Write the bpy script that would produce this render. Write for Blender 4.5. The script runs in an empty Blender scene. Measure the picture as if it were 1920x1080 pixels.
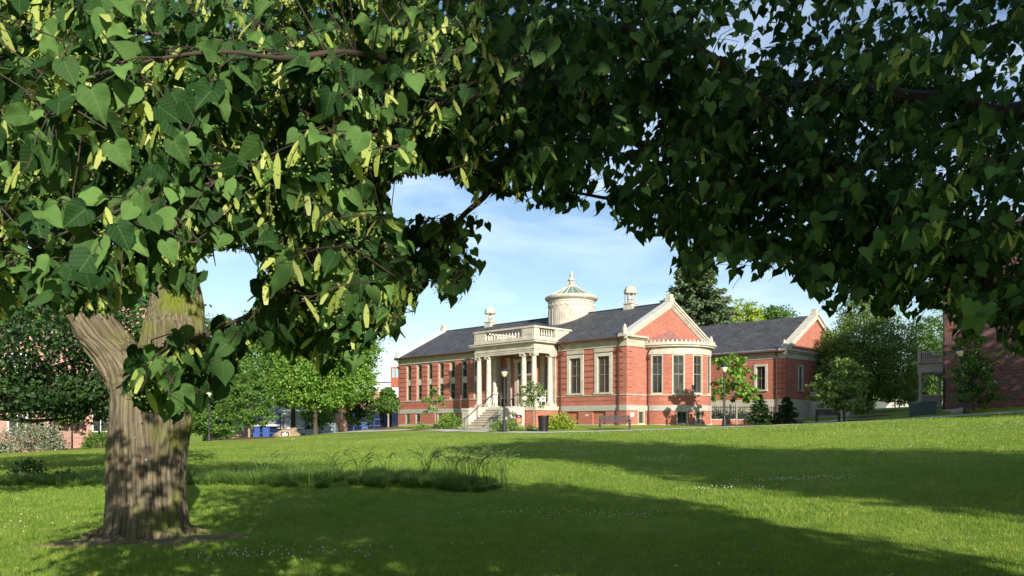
import bpy, bmesh, math, random
import numpy as np
from mathutils import Vector, noise, Matrix

# ------------------------------------------------------------------ camera, world, sun, exposure
SC = bpy.context.scene
COL = SC.collection
E = 1.6            # eye height above the near lawn
F = 1487.0         # focal length in photo pixels (1920 wide)
HOR = 795.0
cam = bpy.data.cameras.new("camera"); camo = bpy.data.objects.new("camera", cam); COL.objects.link(camo)
cam.sensor_width = 36; cam.lens = 36*F/1920; cam.shift_y = (HOR-540)/1920
camo.location = (0, 0, E); camo.rotation_euler = (math.pi/2, 0, 0)
cam.clip_start = .05; cam.clip_end = 3000
cam.dof.use_dof = True; cam.dof.focus_distance = 50; cam.dof.aperture_fstop = 16
SC.camera = camo
SAZ = math.radians(22); SEL = math.radians(22.5)
SH = (math.sin(SAZ), -math.cos(SAZ))
SD = Vector((SH[0]*math.cos(SEL), SH[1]*math.cos(SEL), math.sin(SEL)))
w = bpy.data.worlds.new("World"); SC.world = w; w.use_nodes = True
nt = w.node_tree; nt.nodes.clear()
N = lambda t: nt.nodes.new(t)
out = N('ShaderNodeOutputWorld'); bg = N('ShaderNodeBackground'); sky = N('ShaderNodeTexSky')
sky.sky_type = 'NISHITA'; sky.sun_disc = False; sky.sun_elevation = SEL
sky.sun_rotation = math.atan2(SD.x, SD.y)
sky.air_density = 1.1; sky.dust_density = .3; sky.ozone_density = 2.2
tc = N('ShaderNodeTexCoord'); mp = N('ShaderNodeMapping'); mp.inputs['Scale'].default_value = (1.2, 1.0, 5.0)
mp.inputs['Rotation'].default_value = (.12, -.22, .3)
nz = N('ShaderNodeTexNoise'); nz.inputs['Scale'].default_value = 2.2; nz.inputs['Detail'].default_value = 7; nz.inputs['Roughness'].default_value = .58; nz.inputs['Distortion'].default_value = .7
cr = N('ShaderNodeValToRGB'); cr.color_ramp.elements[0].position = .46; cr.color_ramp.elements[1].position = .80
cr.color_ramp.elements[0].color = (0, 0, 0, 1); cr.color_ramp.elements[1].color = (.5, .5, .5, 1)
mx = N('ShaderNodeMix'); mx.data_type = 'RGBA'; mx.inputs['B'].default_value = (9.2, 10.2, 11.8, 1)
L = nt.links.new
L(tc.outputs['Generated'], mp.inputs['Vector']); L(mp.outputs['Vector'], nz.inputs['Vector']); L(nz.outputs['Fac'], cr.inputs['Fac'])
L(cr.outputs['Color'], mx.inputs['Factor']); L(sky.outputs['Color'], mx.inputs['A']); L(mx.outputs['Result'], bg.inputs['Color'])
bg.inputs['Strength'].default_value = .09
L(bg.outputs['Background'], out.inputs['Surface'])
sl = bpy.data.lights.new("sun", 'SUN'); so = bpy.data.objects.new("sun", sl); COL.objects.link(so)
sl.energy = 5; sl.angle = math.radians(.5); sl.color = (1, .93, .82)
so.rotation_euler = SD.to_track_quat('Z', 'Y').to_euler(); so.location = (20, -40, 40)
SC.view_settings.view_transform = 'Standard'; SC.view_settings.look = 'None'; SC.view_settings.exposure = .78; SC.view_settings.gamma = 1
SC.cycles.use_denoising = True
SC.cycles.max_bounces = 6; SC.cycles.transparent_max_bounces = 4

# ------------------------------------------------------------------ helpers
def P(px, py, Y):
    return Vector(((px-960)/F*Y, Y, E+(HOR-py)/F*Y))
def CA(c, a, z):   # c: across the sun direction, a: away from the sun
    k, s = math.cos(SAZ), math.sin(SAZ)
    return (k*c - s*a, s*c + k*a, z)

class MB:
    def __init__(s): s.v = []; s.f = []
    def add(s, vs, fs):
        b = len(s.v); s.v += [tuple(v) for v in vs]; s.f += [tuple(b+i for i in f) for f in fs]; return s
    def box(s, x0, x1, y0, y1, z0, z1):
        x0, x1 = sorted((x0, x1)); y0, y1 = sorted((y0, y1)); z0, z1 = sorted((z0, z1))
        return s.add([(x0,y0,z0),(x1,y0,z0),(x1,y1,z0),(x0,y1,z0),(x0,y0,z1),(x1,y0,z1),(x1,y1,z1),(x0,y1,z1)],
            [(0,3,2,1),(4,5,6,7),(0,1,5,4),(1,2,6,5),(2,3,7,6),(3,0,4,7)])
    def obox(s, O, t, n, s0, s1, d0, d1, z0, z1):   # oriented: t along wall, n outward
        vs = []
        for z in (z0, z1):
            for a, d in ((s0,d0),(s1,d0),(s1,d1),(s0,d1)):
                vs.append((O[0]+t[0]*a+n[0]*d, O[1]+t[1]*a+n[1]*d, z))
        fs = [(0,3,2,1),(4,5,6,7),(0,1,5,4),(1,2,6,5),(2,3,7,6),(3,0,4,7)]
        if (t[0]*n[1]-t[1]*n[0])*(s1-s0)*(d1-d0)*(z1-z0) < 0: fs = [f[::-1] for f in fs]
        return s.add(vs, fs)
    def prism(s, poly, y0, y1, axis='y'):            # poly of (a, z) extruded along y (or x)
        n = len(poly)
        if axis == 'y': vs = [(a, y0, z) for a, z in poly]+[(a, y1, z) for a, z in poly]
        elif axis == 'x': vs = [(y0, a, z) for a, z in poly]+[(y1, a, z) for a, z in poly]
        else: vs = [(a, z, y0) for a, z in poly]+[(a, z, y1) for a, z in poly]
        fs = [tuple(range(n)), tuple(range(2*n-1, n-1, -1))]+[(i, n+i, n+(i+1) % n, (i+1) % n) for i in range(n)]
        return s.add(vs, fs)
    def tube(s, pts, rad, n=8, cap=True):
        pts = [Vector(p) for p in pts]; m = len(pts); vs = []; fs = []
        if not hasattr(rad, '__len__'): rad = [rad]*m
        ref = None
        for i, p in enumerate(pts):
            d = (pts[min(i+1, m-1)]-pts[max(i-1, 0)])
            if d.length < 1e-9: d = Vector((0,0,1))
            d.normalize()
            if ref is None: ref = Vector((1,0,0)) if abs(d.x) < .8 else Vector((0,1,0))
            a = (ref-d*ref.dot(d)).normalized(); ref = a; b = d.cross(a)
            for k in range(n):
                t = 2*math.pi*k/n; q = p+(a*math.cos(t)+b*math.sin(t))*rad[i]; vs.append(q)
        for i in range(m-1):
            for k in range(n):
                fs.append((i*n+k, i*n+(k+1) % n, (i+1)*n+(k+1) % n, (i+1)*n+k))
        if cap: fs += [tuple(range(n-1, -1, -1)), tuple((m-1)*n+k for k in range(n))]
        return s.add(vs, fs)
    def lathe(s, prof, c=(0,0,0), n=16, a0=0, a1=2*math.pi):
        full = abs(a1-a0-2*math.pi) < 1e-6; m = len(prof); k = n if full else n+1; vs = []; fs = []
        for j in range(k):
            t = a0+(a1-a0)*j/n
            for r, z in prof: vs.append((c[0]+r*math.cos(t), c[1]+r*math.sin(t), c[2]+z))
        for j in range(n):
            j2 = (j+1) % k
            for i in range(m-1): fs.append((j*m+i, j2*m+i, j2*m+i+1, j*m+i+1))
        return s.add(vs, fs)
    def build(s, name, mat=None, parent=None, smooth=False, bevel=0, loc=None):
        me = bpy.data.meshes.new(name); me.from_pydata(s.v, [], s.f); me.update()
        bm = bmesh.new(); bm.from_mesh(me); bmesh.ops.recalc_face_normals(bm, faces=bm.faces); bm.to_mesh(me); bm.free()
        uv = me.uv_layers.new(name='UVMap'); nl = len(me.loops); np_ = len(me.polygons)
        co = np.empty(len(me.vertices)*3, 'f'); me.vertices.foreach_get('co', co); co = co.reshape(-1, 3)
        nn = np.empty(np_*3, 'f'); me.polygons.foreach_get('normal', nn); nn = nn.reshape(-1, 3)
        tot = np.empty(np_, 'i'); me.polygons.foreach_get('loop_total', tot)
        li = np.empty(nl, 'i'); me.loops.foreach_get('vertex_index', li)
        nn = np.repeat(nn, tot, axis=0)
        t = np.stack([-nn[:, 1], nn[:, 0], np.zeros(len(nn))], 1); ln = np.linalg.norm(t, axis=1)
        flat = ln < .05; t[flat] = (1, 0, 0); ln[flat] = 1; t /= ln[:, None]
        b = np.cross(nn, t); p = co[li]
        uv.data.foreach_set('uv', np.stack([(p*t).sum(1), (p*b).sum(1)], 1).astype('f').ravel())
        if smooth: me.polygons.foreach_set('use_smooth', [True]*np_)
        if mat: me.materials.append(mat)
        o = bpy.data.objects.new(name, me); COL.objects.link(o)
        if parent: o.parent = parent
        if loc: o.location = loc
        if bevel:
            m = o.modifiers.new('bevel', 'BEVEL'); m.width = bevel; m.segments = 2; m.limit_method = 'ANGLE'
        return o

def arr_obj(name, V, Fc, mat, parent=None, k=3):
    """V (n,3) array, Fc (m,k) array"""
    me = bpy.data.meshes.new(name); me.vertices.add(len(V)); me.vertices.foreach_set('co', V.astype('f').ravel())
    me.loops.add(len(Fc)*k); me.loops.foreach_set('vertex_index', Fc.astype('i').ravel())
    me.polygons.add(len(Fc)); me.polygons.foreach_set('loop_start', np.arange(0, len(Fc)*k, k, dtype='i'))
    me.update(calc_edges=True); me.validate()
    me.materials.append(mat)
    o = bpy.data.objects.new(name, me); COL.objects.link(o)
    if parent: o.parent = parent
    return o
def tag(o, label=None, cat=None, group=None, kind=None):
    if label: o['label'] = label
    if cat: o['category'] = cat
    if group: o['group'] = group
    if kind: o['kind'] = kind
    return o
def empty(name, loc, rz=0, label=None, cat=None, group=None):
    o = bpy.data.objects.new(name, None); COL.objects.link(o); o.location = loc; o.rotation_euler = (0, 0, rz)
    return tag(o, label, cat, group)
KIDS = {}
def copy_tree(o, parent=None):
    c = o.copy(); COL.objects.link(c)
    if parent: c.parent = parent
    for ch in [x for x in list(COL.objects) if x.parent == o]:
        copy_tree(ch, c)
    return c

# ------------------------------------------------------------------ materials
def newmat(name):
    m = bpy.data.materials.new(name); m.use_nodes = True; t = m.node_tree
    return m, t, t.nodes['Principled BSDF'], t.nodes.new, t.links.new
def mat(name, col, rough=.7, col2=None, sc=6, bump=0, bsc=None, metal=0, spec=None, stretch=(1,1,1), detail=5):
    m, t, b, n, l = newmat(name)
    b.inputs['Roughness'].default_value = rough; b.inputs['Metallic'].default_value = metal
    if spec is not None: b.inputs['Specular IOR Level'].default_value = spec
    c2 = col2 or tuple(c*.82 for c in col)
    tc = n('ShaderNodeTexCoord'); mpn = n('ShaderNodeMapping'); mpn.inputs['Scale'].default_value = stretch
    l(tc.outputs['Object'], mpn.inputs['Vector'])
    nz = n('ShaderNodeTexNoise'); nz.inputs['Scale'].default_value = sc; nz.inputs['Detail'].default_value = detail; nz.inputs['Roughness'].default_value = .65
    l(mpn.outputs['Vector'], nz.inputs['Vector'])
    r = n('ShaderNodeValToRGB'); r.color_ramp.elements[0].position = .32; r.color_ramp.elements[1].position = .68
    r.color_ramp.elements[0].color = (*c2, 1); r.color_ramp.elements[1].color = (*col, 1)
    l(nz.outputs['Fac'], r.inputs['Fac']); l(r.outputs['Color'], b.inputs['Base Color'])
    if bump:
        n2 = n('ShaderNodeTexNoise'); n2.inputs['Scale'].default_value = bsc or sc*4; n2.inputs['Detail'].default_value = 6
        l(mpn.outputs['Vector'], n2.inputs['Vector'])
        bp = n('ShaderNodeBump'); bp.inputs['Strength'].default_value = .6; bp.inputs['Distance'].default_value = bump
        l(n2.outputs['Fac'], bp.inputs['Height']); l(bp.outputs['Normal'], b.inputs['Normal'])
    return m
def brickmat(name, c1, c2, mortar, bw=.21, bh=.072, ms=.012, rough=.85, contrast=.3, offs=.5, bump=.006, bias=0):
    m, t, b, n, l = newmat(name); b.inputs['Roughness'].default_value = rough
    uv = n('ShaderNodeUVMap'); br = n('ShaderNodeTexBrick'); l(uv.outputs['UV'], br.inputs['Vector'])
    br.inputs['Scale'].default_value = 1; br.inputs['Brick Width'].default_value = bw; br.inputs['Row Height'].default_value = bh
    br.inputs['Mortar Size'].default_value = ms; br.inputs['Mortar Smooth'].default_value = .2; br.inputs['Bias'].default_value = bias
    br.offset = offs
    br.inputs['Color1'].default_value = (*c1, 1); br.inputs['Color2'].default_value = (*c2, 1); br.inputs['Mortar'].default_value = (*mortar, 1)
    nz = n('ShaderNodeTexNoise'); nz.inputs['Scale'].default_value = .9; nz.inputs['Detail'].default_value = 8; nz.inputs['Roughness'].default_value = .7
    l(uv.outputs['UV'], nz.inputs['Vector'])
    mr = n('ShaderNodeMapRange'); mr.inputs['From Min'].default_value = .3; mr.inputs['From Max'].default_value = .7
    mr.inputs['To Min'].default_value = 1-contrast; mr.inputs['To Max'].default_value = 1+contrast*.6; l(nz.outputs['Fac'], mr.inputs['Value'])
    mq = n('ShaderNodeMapping'); mq.inputs['Scale'].default_value = (1.1, 9, 1); l(uv.outputs['UV'], mq.inputs['Vector']); nq = n('ShaderNodeTexNoise'); nq.inputs['Scale'].default_value = 1.3; nq.inputs['Detail'].default_value = 4; l(mq.outputs['Vector'], nq.inputs['Vector'])
    ma = n('ShaderNodeMapRange'); ma.inputs['From Min'].default_value = .3; ma.inputs['From Max'].default_value = .7; ma.inputs['To Min'].default_value = 1-contrast*.7; ma.inputs['To Max'].default_value = 1+contrast*.4; l(nq.outputs['Fac'], ma.inputs['Value'])
    mu0 = n('ShaderNodeMath'); mu0.operation = 'MULTIPLY'; l(mr.outputs['Result'], mu0.inputs[0]); l(ma.outputs['Result'], mu0.inputs[1])
    vm = n('ShaderNodeVectorMath'); vm.operation = 'SCALE'; l(br.outputs['Color'], vm.inputs[0]); l(mu0.outputs['Value'], vm.inputs['Scale'])
    l(vm.outputs['Vector'], b.inputs['Base Color'])
    bp = n('ShaderNodeBump'); bp.invert = True; bp.inputs['Distance'].default_value = bump; l(br.outputs['Fac'], bp.inputs['Height']); l(bp.outputs['Normal'], b.inputs['Normal'])
    return m
def leafmat(name, c1, c2, trans=.3, tcol=None, rough=.45, spec=.35):
    m, t, b, n, l = newmat(name); b.inputs['Roughness'].default_value = rough; b.inputs['Specular IOR Level'].default_value = spec
    g = n('ShaderNodeNewGeometry'); r = n('ShaderNodeValToRGB')
    r.color_ramp.elements[0].color = (*c1, 1); r.color_ramp.elements[1].color = (*c2, 1)
    l(g.outputs['Random Per Island'], r.inputs['Fac'])
    l(r.outputs['Color'], b.inputs['Base Color'])
    tr = n('ShaderNodeBsdfTranslucent'); mxs = n('ShaderNodeMixShader'); mxs.inputs['Fac'].default_value = trans
    hv = n('ShaderNodeHueSaturation'); hv.inputs['Hue'].default_value = .49; hv.inputs['Saturation'].default_value = 1.1; hv.inputs['Value'].default_value = 1.6
    l(r.outputs['Color'], hv.inputs['Color']); l(hv.outputs['Color'], tr.inputs['Color'])
    l(b.outputs['BSDF'], mxs.inputs[1]); l(tr.outputs['BSDF'], mxs.inputs[2]); l(mxs.outputs['Shader'], t.nodes['Material Output'].inputs['Surface'])
    return m

M = {}
M['brick'] = brickmat('red_brick', (.48,.135,.082), (.34,.08,.05), (.38,.20,.14), bw=.26, bh=.09, ms=.016, contrast=.2)
M['brick_g'] = M['brick']
M['brick_dark'] = brickmat('flemish_brick', (.30,.065,.038), (.045,.042,.05), (.20,.16,.14), bw=.27, bh=.10, ms=.014, contrast=.3)
M['brick_far'] = brickmat('pink_brick', (.46,.17,.11), (.38,.13,.09), (.5,.36,.3), bw=.24, bh=.09, ms=.018, contrast=.2)
M['stone'] = mat('limestone', (.46,.41,.32), .85, (.31,.275,.21), 1.6, .004, 30, stretch=(1,1,1.6))
M['stone_pale'] = mat('pale_limestone', (.55,.50,.405), .8, (.36,.33,.265), 2.2, .004, 30)
M['bluestone'] = mat('granite_band', (.40,.39,.33), .85, (.30,.30,.26), 4, .004, 40)
M['slate'] = brickmat('slate_roof', (.092,.093,.098), (.052,.054,.060), (.022,.022,.026), bw=.34, bh=.26, ms=.02, rough=.75, contrast=.5, bump=.01)
M['coping'] = mat('lead_coping', (.50,.50,.50), .6, (.42,.41,.39), 3)
M['copper'] = mat('aged_copper', (.16,.070,.050), .5, (.10,.045,.035), 5, metal=.5)
M['copper_roof'] = mat('copper_sheet', (.30,.15,.13), .55, (.20,.09,.075), 3)
M['sash'] = mat('sash_paint', (.20,.185,.14), .6)
M['glass'] = mat('dark_glass', (.045,.05,.045), .07, (.010,.011,.011), 1.3, spec=.6)
M['skyglass'] = mat('skylight_glass', (.12,.22,.19), .15, (.10,.19,.17), 2)
M['white'] = mat('white_paint', (.74,.73,.68), .6, (.66,.65,.60), 5)
M['black'] = mat('black_metal', (.012,.012,.013), .5, (.012,.012,.014), 8)
M['globe'] = mat('frosted_globe', (.70,.64,.45), .4, (.6,.55,.36), 4)
M['concrete'] = mat('concrete', (.50,.47,.42), .9, (.40,.37,.33), 1.5, .004, 25)
M['wood'] = mat('door_wood', (.16,.07,.035), .5, (.10,.04,.02), 6)
M['mulch'] = mat('mulch', (.11,.055,.035), .95, (.055,.028,.02), 8, .03, 30)
M['bark'] = mat('bark', (.085,.065,.048), .95, (.04,.03,.022), 4, .02, 14, stretch=(1,1,.3))
M['bark_pale'] = mat('pale_bark', (.30,.26,.20), .9, (.2,.17,.13), 8)
M['twig'] = mat('linden_bark', (.055,.036,.022), .85, (.028,.019,.013), 10, .003, 40)
M['rock'] = mat('boulder', (.30,.22,.15), .9, (.17,.125,.09), 2.5, .06, 6)

# ------------------------------------------------------------------ terrain
_ctl = []
def ctl(px, py, Y): _ctl.append(((px-960)/F*Y, Y, (HOR-py)/F*Y))
for X in (-30, -15, 0, 15, 30):
    for Y in (-40, -20, -5): _ctl.append((X, Y, -1.6+ (0 if X < 10 else .004*(X-10))))
for X in (-9, -4, 0, 4, 7): _ctl.append((X, 8, -1.6))
_ctl += [(-7, 12, -1.6), (0, 12, -1.58), (9, 10.5, -1.38), (-10, 17, -1.6), (0, 17, -1.5), (-14, 24, -1.65), (0, 24, -1.22)]
for c in ((60,848,60),(-300,850,60),(350,829,65),(470,822,65),(590,815,70),(700,808,66),(748,799,72),(595,822,50),(595,821,60),(500,826,58),(690,812,60),(560,818,72),(905,806,55),(1019,809,48.5),(1150,806,50),
          (1175,797,54),(1326,797,57),(1358,799,49),(1381,800.5,50.5),(1490,795,52),(1474,791,63),(1585,793,52),(1624,782,60),(1730,776,48),(1700,786,47),
          (1812,776,46),(1920,771,44),(1850,762,50),(1660,765,75),(600,860,35),(1200,840,33),(1600,830,30),(1900,835,23),(200,870,32),
          (1019,811.5,46),(1200,806.5,46.5),(1320,802,46),(1450,798,47),(1600,790.5,46),(1750,782.5,45),(2300,740,50),(2200,790,25),(-200,890,30),(150,842,55)): ctl(*c)
_ctl += [(-24, 95, -2.4), (-45, 95, -2.8), (-8, 95, -1.2), (0, 75, 0), (20, 90, .6), (45, 100, 1.2), (-60, 60, -2.4), (-90, 150, -3.5), (0, 150, -2), (90, 150, 1),
         (-150, 350, -5), (0, 350, -4), (150, 350, -3), (-120, 30, -2.5), (120, 40, 2.5), (-30, 80, -2.0), (-50, 120, -3), (-20, 120, -2.6)]
_c = np.array(_ctl); _xy = _c[:, :2]
def _phi(r2): return np.where(r2 > 1e-9, .5*r2*np.log(r2+1e-12), 0)
_K = _phi(((_xy[:, None]-_xy[None])**2).sum(-1)) + np.eye(len(_c))*4
_A = np.block([[_K, np.c_[np.ones(len(_c)), _xy]], [np.r_[[np.ones(len(_c))], _xy.T], np.zeros((3, 3))]])
_w = np.linalg.solve(_A, np.r_[_c[:, 2], 0, 0, 0])
def tps(q):
    q = np.asarray(q, float); o = np.zeros(len(q))
    for i in range(0, len(q), 20000):
        s = q[i:i+20000]; k = _phi(((s[:, None]-_xy[None])**2).sum(-1)); o[i:i+20000] = k@_w[:len(_c)]+_w[-3]+s@_w[-2:]
    return o+E
def axis(lo, hi, a, b, st):
    mid = list(np.arange(a, b+1e-6, st)); l = [a]; s = st
    while l[-1] > lo: s *= 1.35; l.append(max(lo, l[-1]-s))
    r = [b]; s = st
    while r[-1] < hi: s *= 1.35; r.append(min(hi, r[-1]+s))
    return np.array(l[:0:-1]+mid+r[1:])
GX = axis(-600, 600, -60, 60, .75); GY = axis(-120, 1500, -12, 96, .75)
gx, gy = np.meshgrid(GX, GY)
cx_ = np.clip(gx, -110, 110); cy_ = np.clip(gy, -40, 330)
GZ = tps(np.c_[cx_.ravel(), cy_.ravel()]).reshape(gx.shape)
def ground(x, y):
    i = int(np.clip(np.searchsorted(GX, x)-1, 0, len(GX)-2)); j = int(np.clip(np.searchsorted(GY, y)-1, 0, len(GY)-2))
    a = (x-GX[i])/(GX[i+1]-GX[i]); b = (y-GY[j])/(GY[j+1]-GY[j])
    return float(GZ[j,i]*(1-a)*(1-b)+GZ[j,i+1]*a*(1-b)+GZ[j+1,i]*(1-a)*b+GZ[j+1,i+1]*a*b)
def vground(x, y):
    i = np.clip(np.searchsorted(GX, x)-1, 0, len(GX)-2); j = np.clip(np.searchsorted(GY, y)-1, 0, len(GY)-2)
    a = (x-GX[i])/(GX[i+1]-GX[i]); b = (y-GY[j])/(GY[j+1]-GY[j])
    return GZ[j,i]*(1-a)*(1-b)+GZ[j,i+1]*a*(1-b)+GZ[j+1,i]*(1-a)*b+GZ[j+1,i+1]*a*b
def G(px, Y):
    x = (px-960)/F*Y; return Vector((x, Y, ground(x, Y)))

def lawnmat():
    m, t, b, n, l = newmat('lawn'); b.inputs['Roughness'].default_value = .9; b.inputs['Specular IOR Level'].default_value = .1
    tc = n('ShaderNodeTexCoord')
    def nzv(s, d=6, r=.6):
        z = n('ShaderNodeTexNoise'); z.inputs['Scale'].default_value = s; z.inputs['Detail'].default_value = d; z.inputs['Roughness'].default_value = r
        l(tc.outputs['Object'], z.inputs['Vector']); return z
    a = nzv(.22); r = n('ShaderNodeValToRGB'); r.color_ramp.elements[0].position = .35; r.color_ramp.elements[1].position = .7
    r.color_ramp.elements[0].color = (.155,.25,.03,1); r.color_ramp.elements[1].color = (.30,.37,.06,1); l(a.outputs['Fac'], r.inputs['Fac'])
    f = nzv(9, 8, .8); r2 = n('ShaderNodeValToRGB'); r2.color_ramp.elements[0].position = .3; r2.color_ramp.elements[1].position = .72
    r2.color_ramp.elements[0].color = (.55,.6,.5,1); r2.color_ramp.elements[1].color = (1.25,1.2,1.15,1); l(f.outputs['Fac'], r2.inputs['Fac'])
    mm = n('ShaderNodeMix'); mm.data_type = 'RGBA'; mm.blend_type = 'MULTIPLY'; mm.inputs['Factor'].default_value = 1
    l(r.outputs['Color'], mm.inputs['A']); l(r2.outputs['Color'], mm.inputs['B']); l(mm.outputs['Result'], b.inputs['Base Color'])
    q = nzv(.9, 7, .75); rq = n('ShaderNodeMapRange'); rq.inputs['From Min'].default_value = .56; rq.inputs['From Max'].default_value = .74; rq.inputs['To Max'].default_value = .55; l(q.outputs['Fac'], rq.inputs['Value'])
    m3 = n('ShaderNodeMix'); m3.data_type = 'RGBA'; m3.inputs['B'].default_value = (.30,.27,.08,1); l(rq.outputs['Result'], m3.inputs['Factor']); l(mm.outputs['Result'], m3.inputs['A']); l(m3.outputs['Result'], b.inputs['Base Color'])
    g = nzv(30, 8, .8); bp = n('ShaderNodeBump'); bp.inputs['Distance'].default_value = .05; bp.inputs['Strength'].default_value = .8
    l(g.outputs['Fac'], bp.inputs['Height']); l(bp.outputs['Normal'], b.inputs['Normal'])
    return m
M['lawn'] = lawnmat()
V = np.c_[gx.ravel(), gy.ravel(), GZ.ravel()]; ny, nx = gx.shape
idx = np.arange(ny*nx).reshape(ny, nx)
Fq = np.stack([idx[:-1,:-1], idx[:-1,1:], idx[1:,1:], idx[1:,:-1]], -1).reshape(-1, 4)
o = arr_obj('lawn', V, Fq, M['lawn'], k=4); o.data.polygons.foreach_set('use_smooth', [True]*len(Fq)); tag(o, kind='structure')

def strip(name, pts, width, m, lift=.02, kind='structure'):
    P_ = [Vector((p[0], p[1], 0)) for p in pts]; dense = []
    for a, b in zip(P_[:-1], P_[1:]):
        k = max(2, int((b-a).length/.5))
        for i in range(k): dense.append(a.lerp(b, i/k))
    dense.append(P_[-1]); mb = MB(); rows = []
    for i, p in enumerate(dense):
        d = (dense[min(i+1, len(dense)-1)]-dense[max(0, i-1)]).normalized(); nrm = Vector((-d.y, d.x, 0))
        rows.append([(p+nrm*(s*width)) for s in (-.5, -.17, .17, .5)])
    for r in rows:
        for q in r: mb.v.append((q.x, q.y, ground(q.x, q.y)+lift))
    for i in range(len(rows)-1):
        for k in range(3): mb.f.append((i*4+k, i*4+k+1, i*4+5+k, i*4+4+k))
    return tag(mb.build(name, m), kind=kind)
gp = lambda px, Y: (G(px, Y).x, Y)
strip('path', [gp(560,72), gp(690,66), gp(800,59.5), gp(880,53.3), gp(950,49), gp(1019,46.6), gp(1200,46.5), gp(1320,46), gp(1450,46.5), gp(1600,46), gp(1750,45), gp(1920,43.5), gp(2200,40)], 1.7, M['concrete'])
strip('path', [gp(1430,47), gp(1500,53), gp(1560,57), gp(1610,60)], 1.5, M['concrete'], .024)
strip('path', [gp(-700,62), gp(-100,58.5), gp(60,58), gp(170,59), gp(230,62)], 1.5, M['concrete'])
strip('pavement', [gp(886,52.6), gp(903,55.2)], 4.6, M['concrete'], .028)

def patch(name, px, Y, rx, ry, m, lift=.035, seed=1, n=40, rings=5, wob=.25, dome=.0):
    c = G(px, Y); mb = MB(); mb.v.append((c.x, c.y, c.z+lift+dome))
    for r in range(1, rings+1):
        for k in range(n):
            t = 2*math.pi*k/n; w_ = 1+wob*noise.noise(Vector((math.cos(t)*1.5, math.sin(t)*1.5, seed*7.7)))+.15*wob*noise.noise(Vector((math.cos(t)*9, math.sin(t)*9, seed)))
            q = r/rings*w_; x = c.x+rx*q*math.cos(t); y = c.y+ry*q*math.sin(t)
            mb.v.append((x, y, ground(x, y)+lift*(1 if r < rings else -.2)+dome*(1-(r/rings)**2)))
    for k in range(n): mb.f.append((0, 1+k, 1+(k+1) % n))
    for r in range(rings-1):
        for k in range(n): mb.f.append((1+r*n+k, 1+(r+1)*n+k, 1+(r+1)*n+(k+1) % n, 1+r*n+(k+1) % n))
    return tag(mb.build(name, m, smooth=True), kind='structure' if 'bed' in name or 'soil' in name else 'stuff')
for px, Y, rx, s in ((467,64.5,2.4,1), (727,68,1.4,2), (1381,50.4,1.5,3), (1585,51.5,1.9,4), (130,59,1.6,5), (1624,59.5,1.8,11)):
    patch('mulch_bed', px, Y, rx, rx*.8, M['mulch'], seed=s, dome=.08)
# ------------------------------------------------------------------ library building (local x = -u, y = v)
U = (-1, 0); RZ = math.atan2(-.7089, .7053)
lib = empty('library', (7.8, 54, E), RZ, 'long red brick library with slate roof, limestone portico and round domed drum', 'building')
def uvbox(mb, u0, u1, v0, v1, z0, z1): return mb.box(-u1, -u0, v0, v1, z0, z1)
FT, FN = (-1, 0), (0, -1)      # facade frame: s along u, outward -v
GT, GN = (0, 1), (1, 0)        # gable frame (u=0 plane): s along v, outward -u (= +x)
def rust(mb, O, t, n, s0, s1, d, z0, z1, step=.42, gap=.06, back=.14):
    """brick pier with recessed joints every few courses"""
    k = max(1, round((z1-z0)/step)); st = (z1-z0)/k
    mb.obox(O, t, n, s0+.003, s1-.003, d-back, d-.055, z0, z1)
    for i in range(k): mb.obox(O, t, n, s0, s1, d-back+.01, d, z0+i*st+(gap if i else 0), z0+(i+1)*st)
def window(root, O, t, n, s, z0, z1, w_, d=-.14, cols=2, rows=(.55,), surround=0, name='window', sill=True):
    """sash window: frame mesh, glass pane and stone surround as sub-parts"""
    h = w_/2; fr = MB(); a = .045
    for sg in (-1, 1): fr.obox(O, t, n, s+sg*h-(a if sg > 0 else 0), s+sg*h+(a if sg < 0 else 0), d-.06, d+.03, z0, z1)
    fr.obox(O, t, n, s-h+a, s+h-a, d-.06, d+.03, z0, z0+a); fr.obox(O, t, n, s-h+a, s+h-a, d-.06, d+.03, z1-a, z1)
    for r in rows:
        zz = z0+(z1-z0)*r; fr.obox(O, t, n, s-h+a, s+h-a, d-.05, d+.02, zz-.03, zz+.03)
    for c in range(1, cols):
        x = s-h+w_*c/cols; fr.obox(O, t, n, x-.014, x+.014, d-.045, d+.012, z0+a, z1-a)
    if cols > 1 and z1-z0 > 2:
        zz = z0+(z1-z0)*.77; fr.obox(O, t, n, s-h+a, s+h-a, d-.045, d+.01, zz-.015, zz+.015)
    W = fr.build(name, M['sash'], root)
    MB().obox(O, t, n, s-h+.01, s+h-.01, d-.055, d-.035, z0+.01, z1-.01).build('pane', M['glass'], W)
    if surround:
        st = MB(); q = surround; e = .05
        for sg in (-1, 1):
            a0, a1 = sorted((s+sg*h, s+sg*(h+q))); st.obox(O, t, n, a0, a1, d-.08, e, z0-.0, z1)
        st.obox(O, t, n, s-h-q, s+h+q, d-.08, e+.004, z1, z1+q*.9); st.obox(O, t, n, s-h-q-.04, s+h+q+.04, d-.08, e+.06, z0-.12, z0)
        st.build('surround', M['stone_pale'], W)
    return W
O0 = (0, 0); LU = 25.65; LV = 10.5
core = MB(); uvbox(core, .35, LU, .28, LV, -.9, 6.0)
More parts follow.
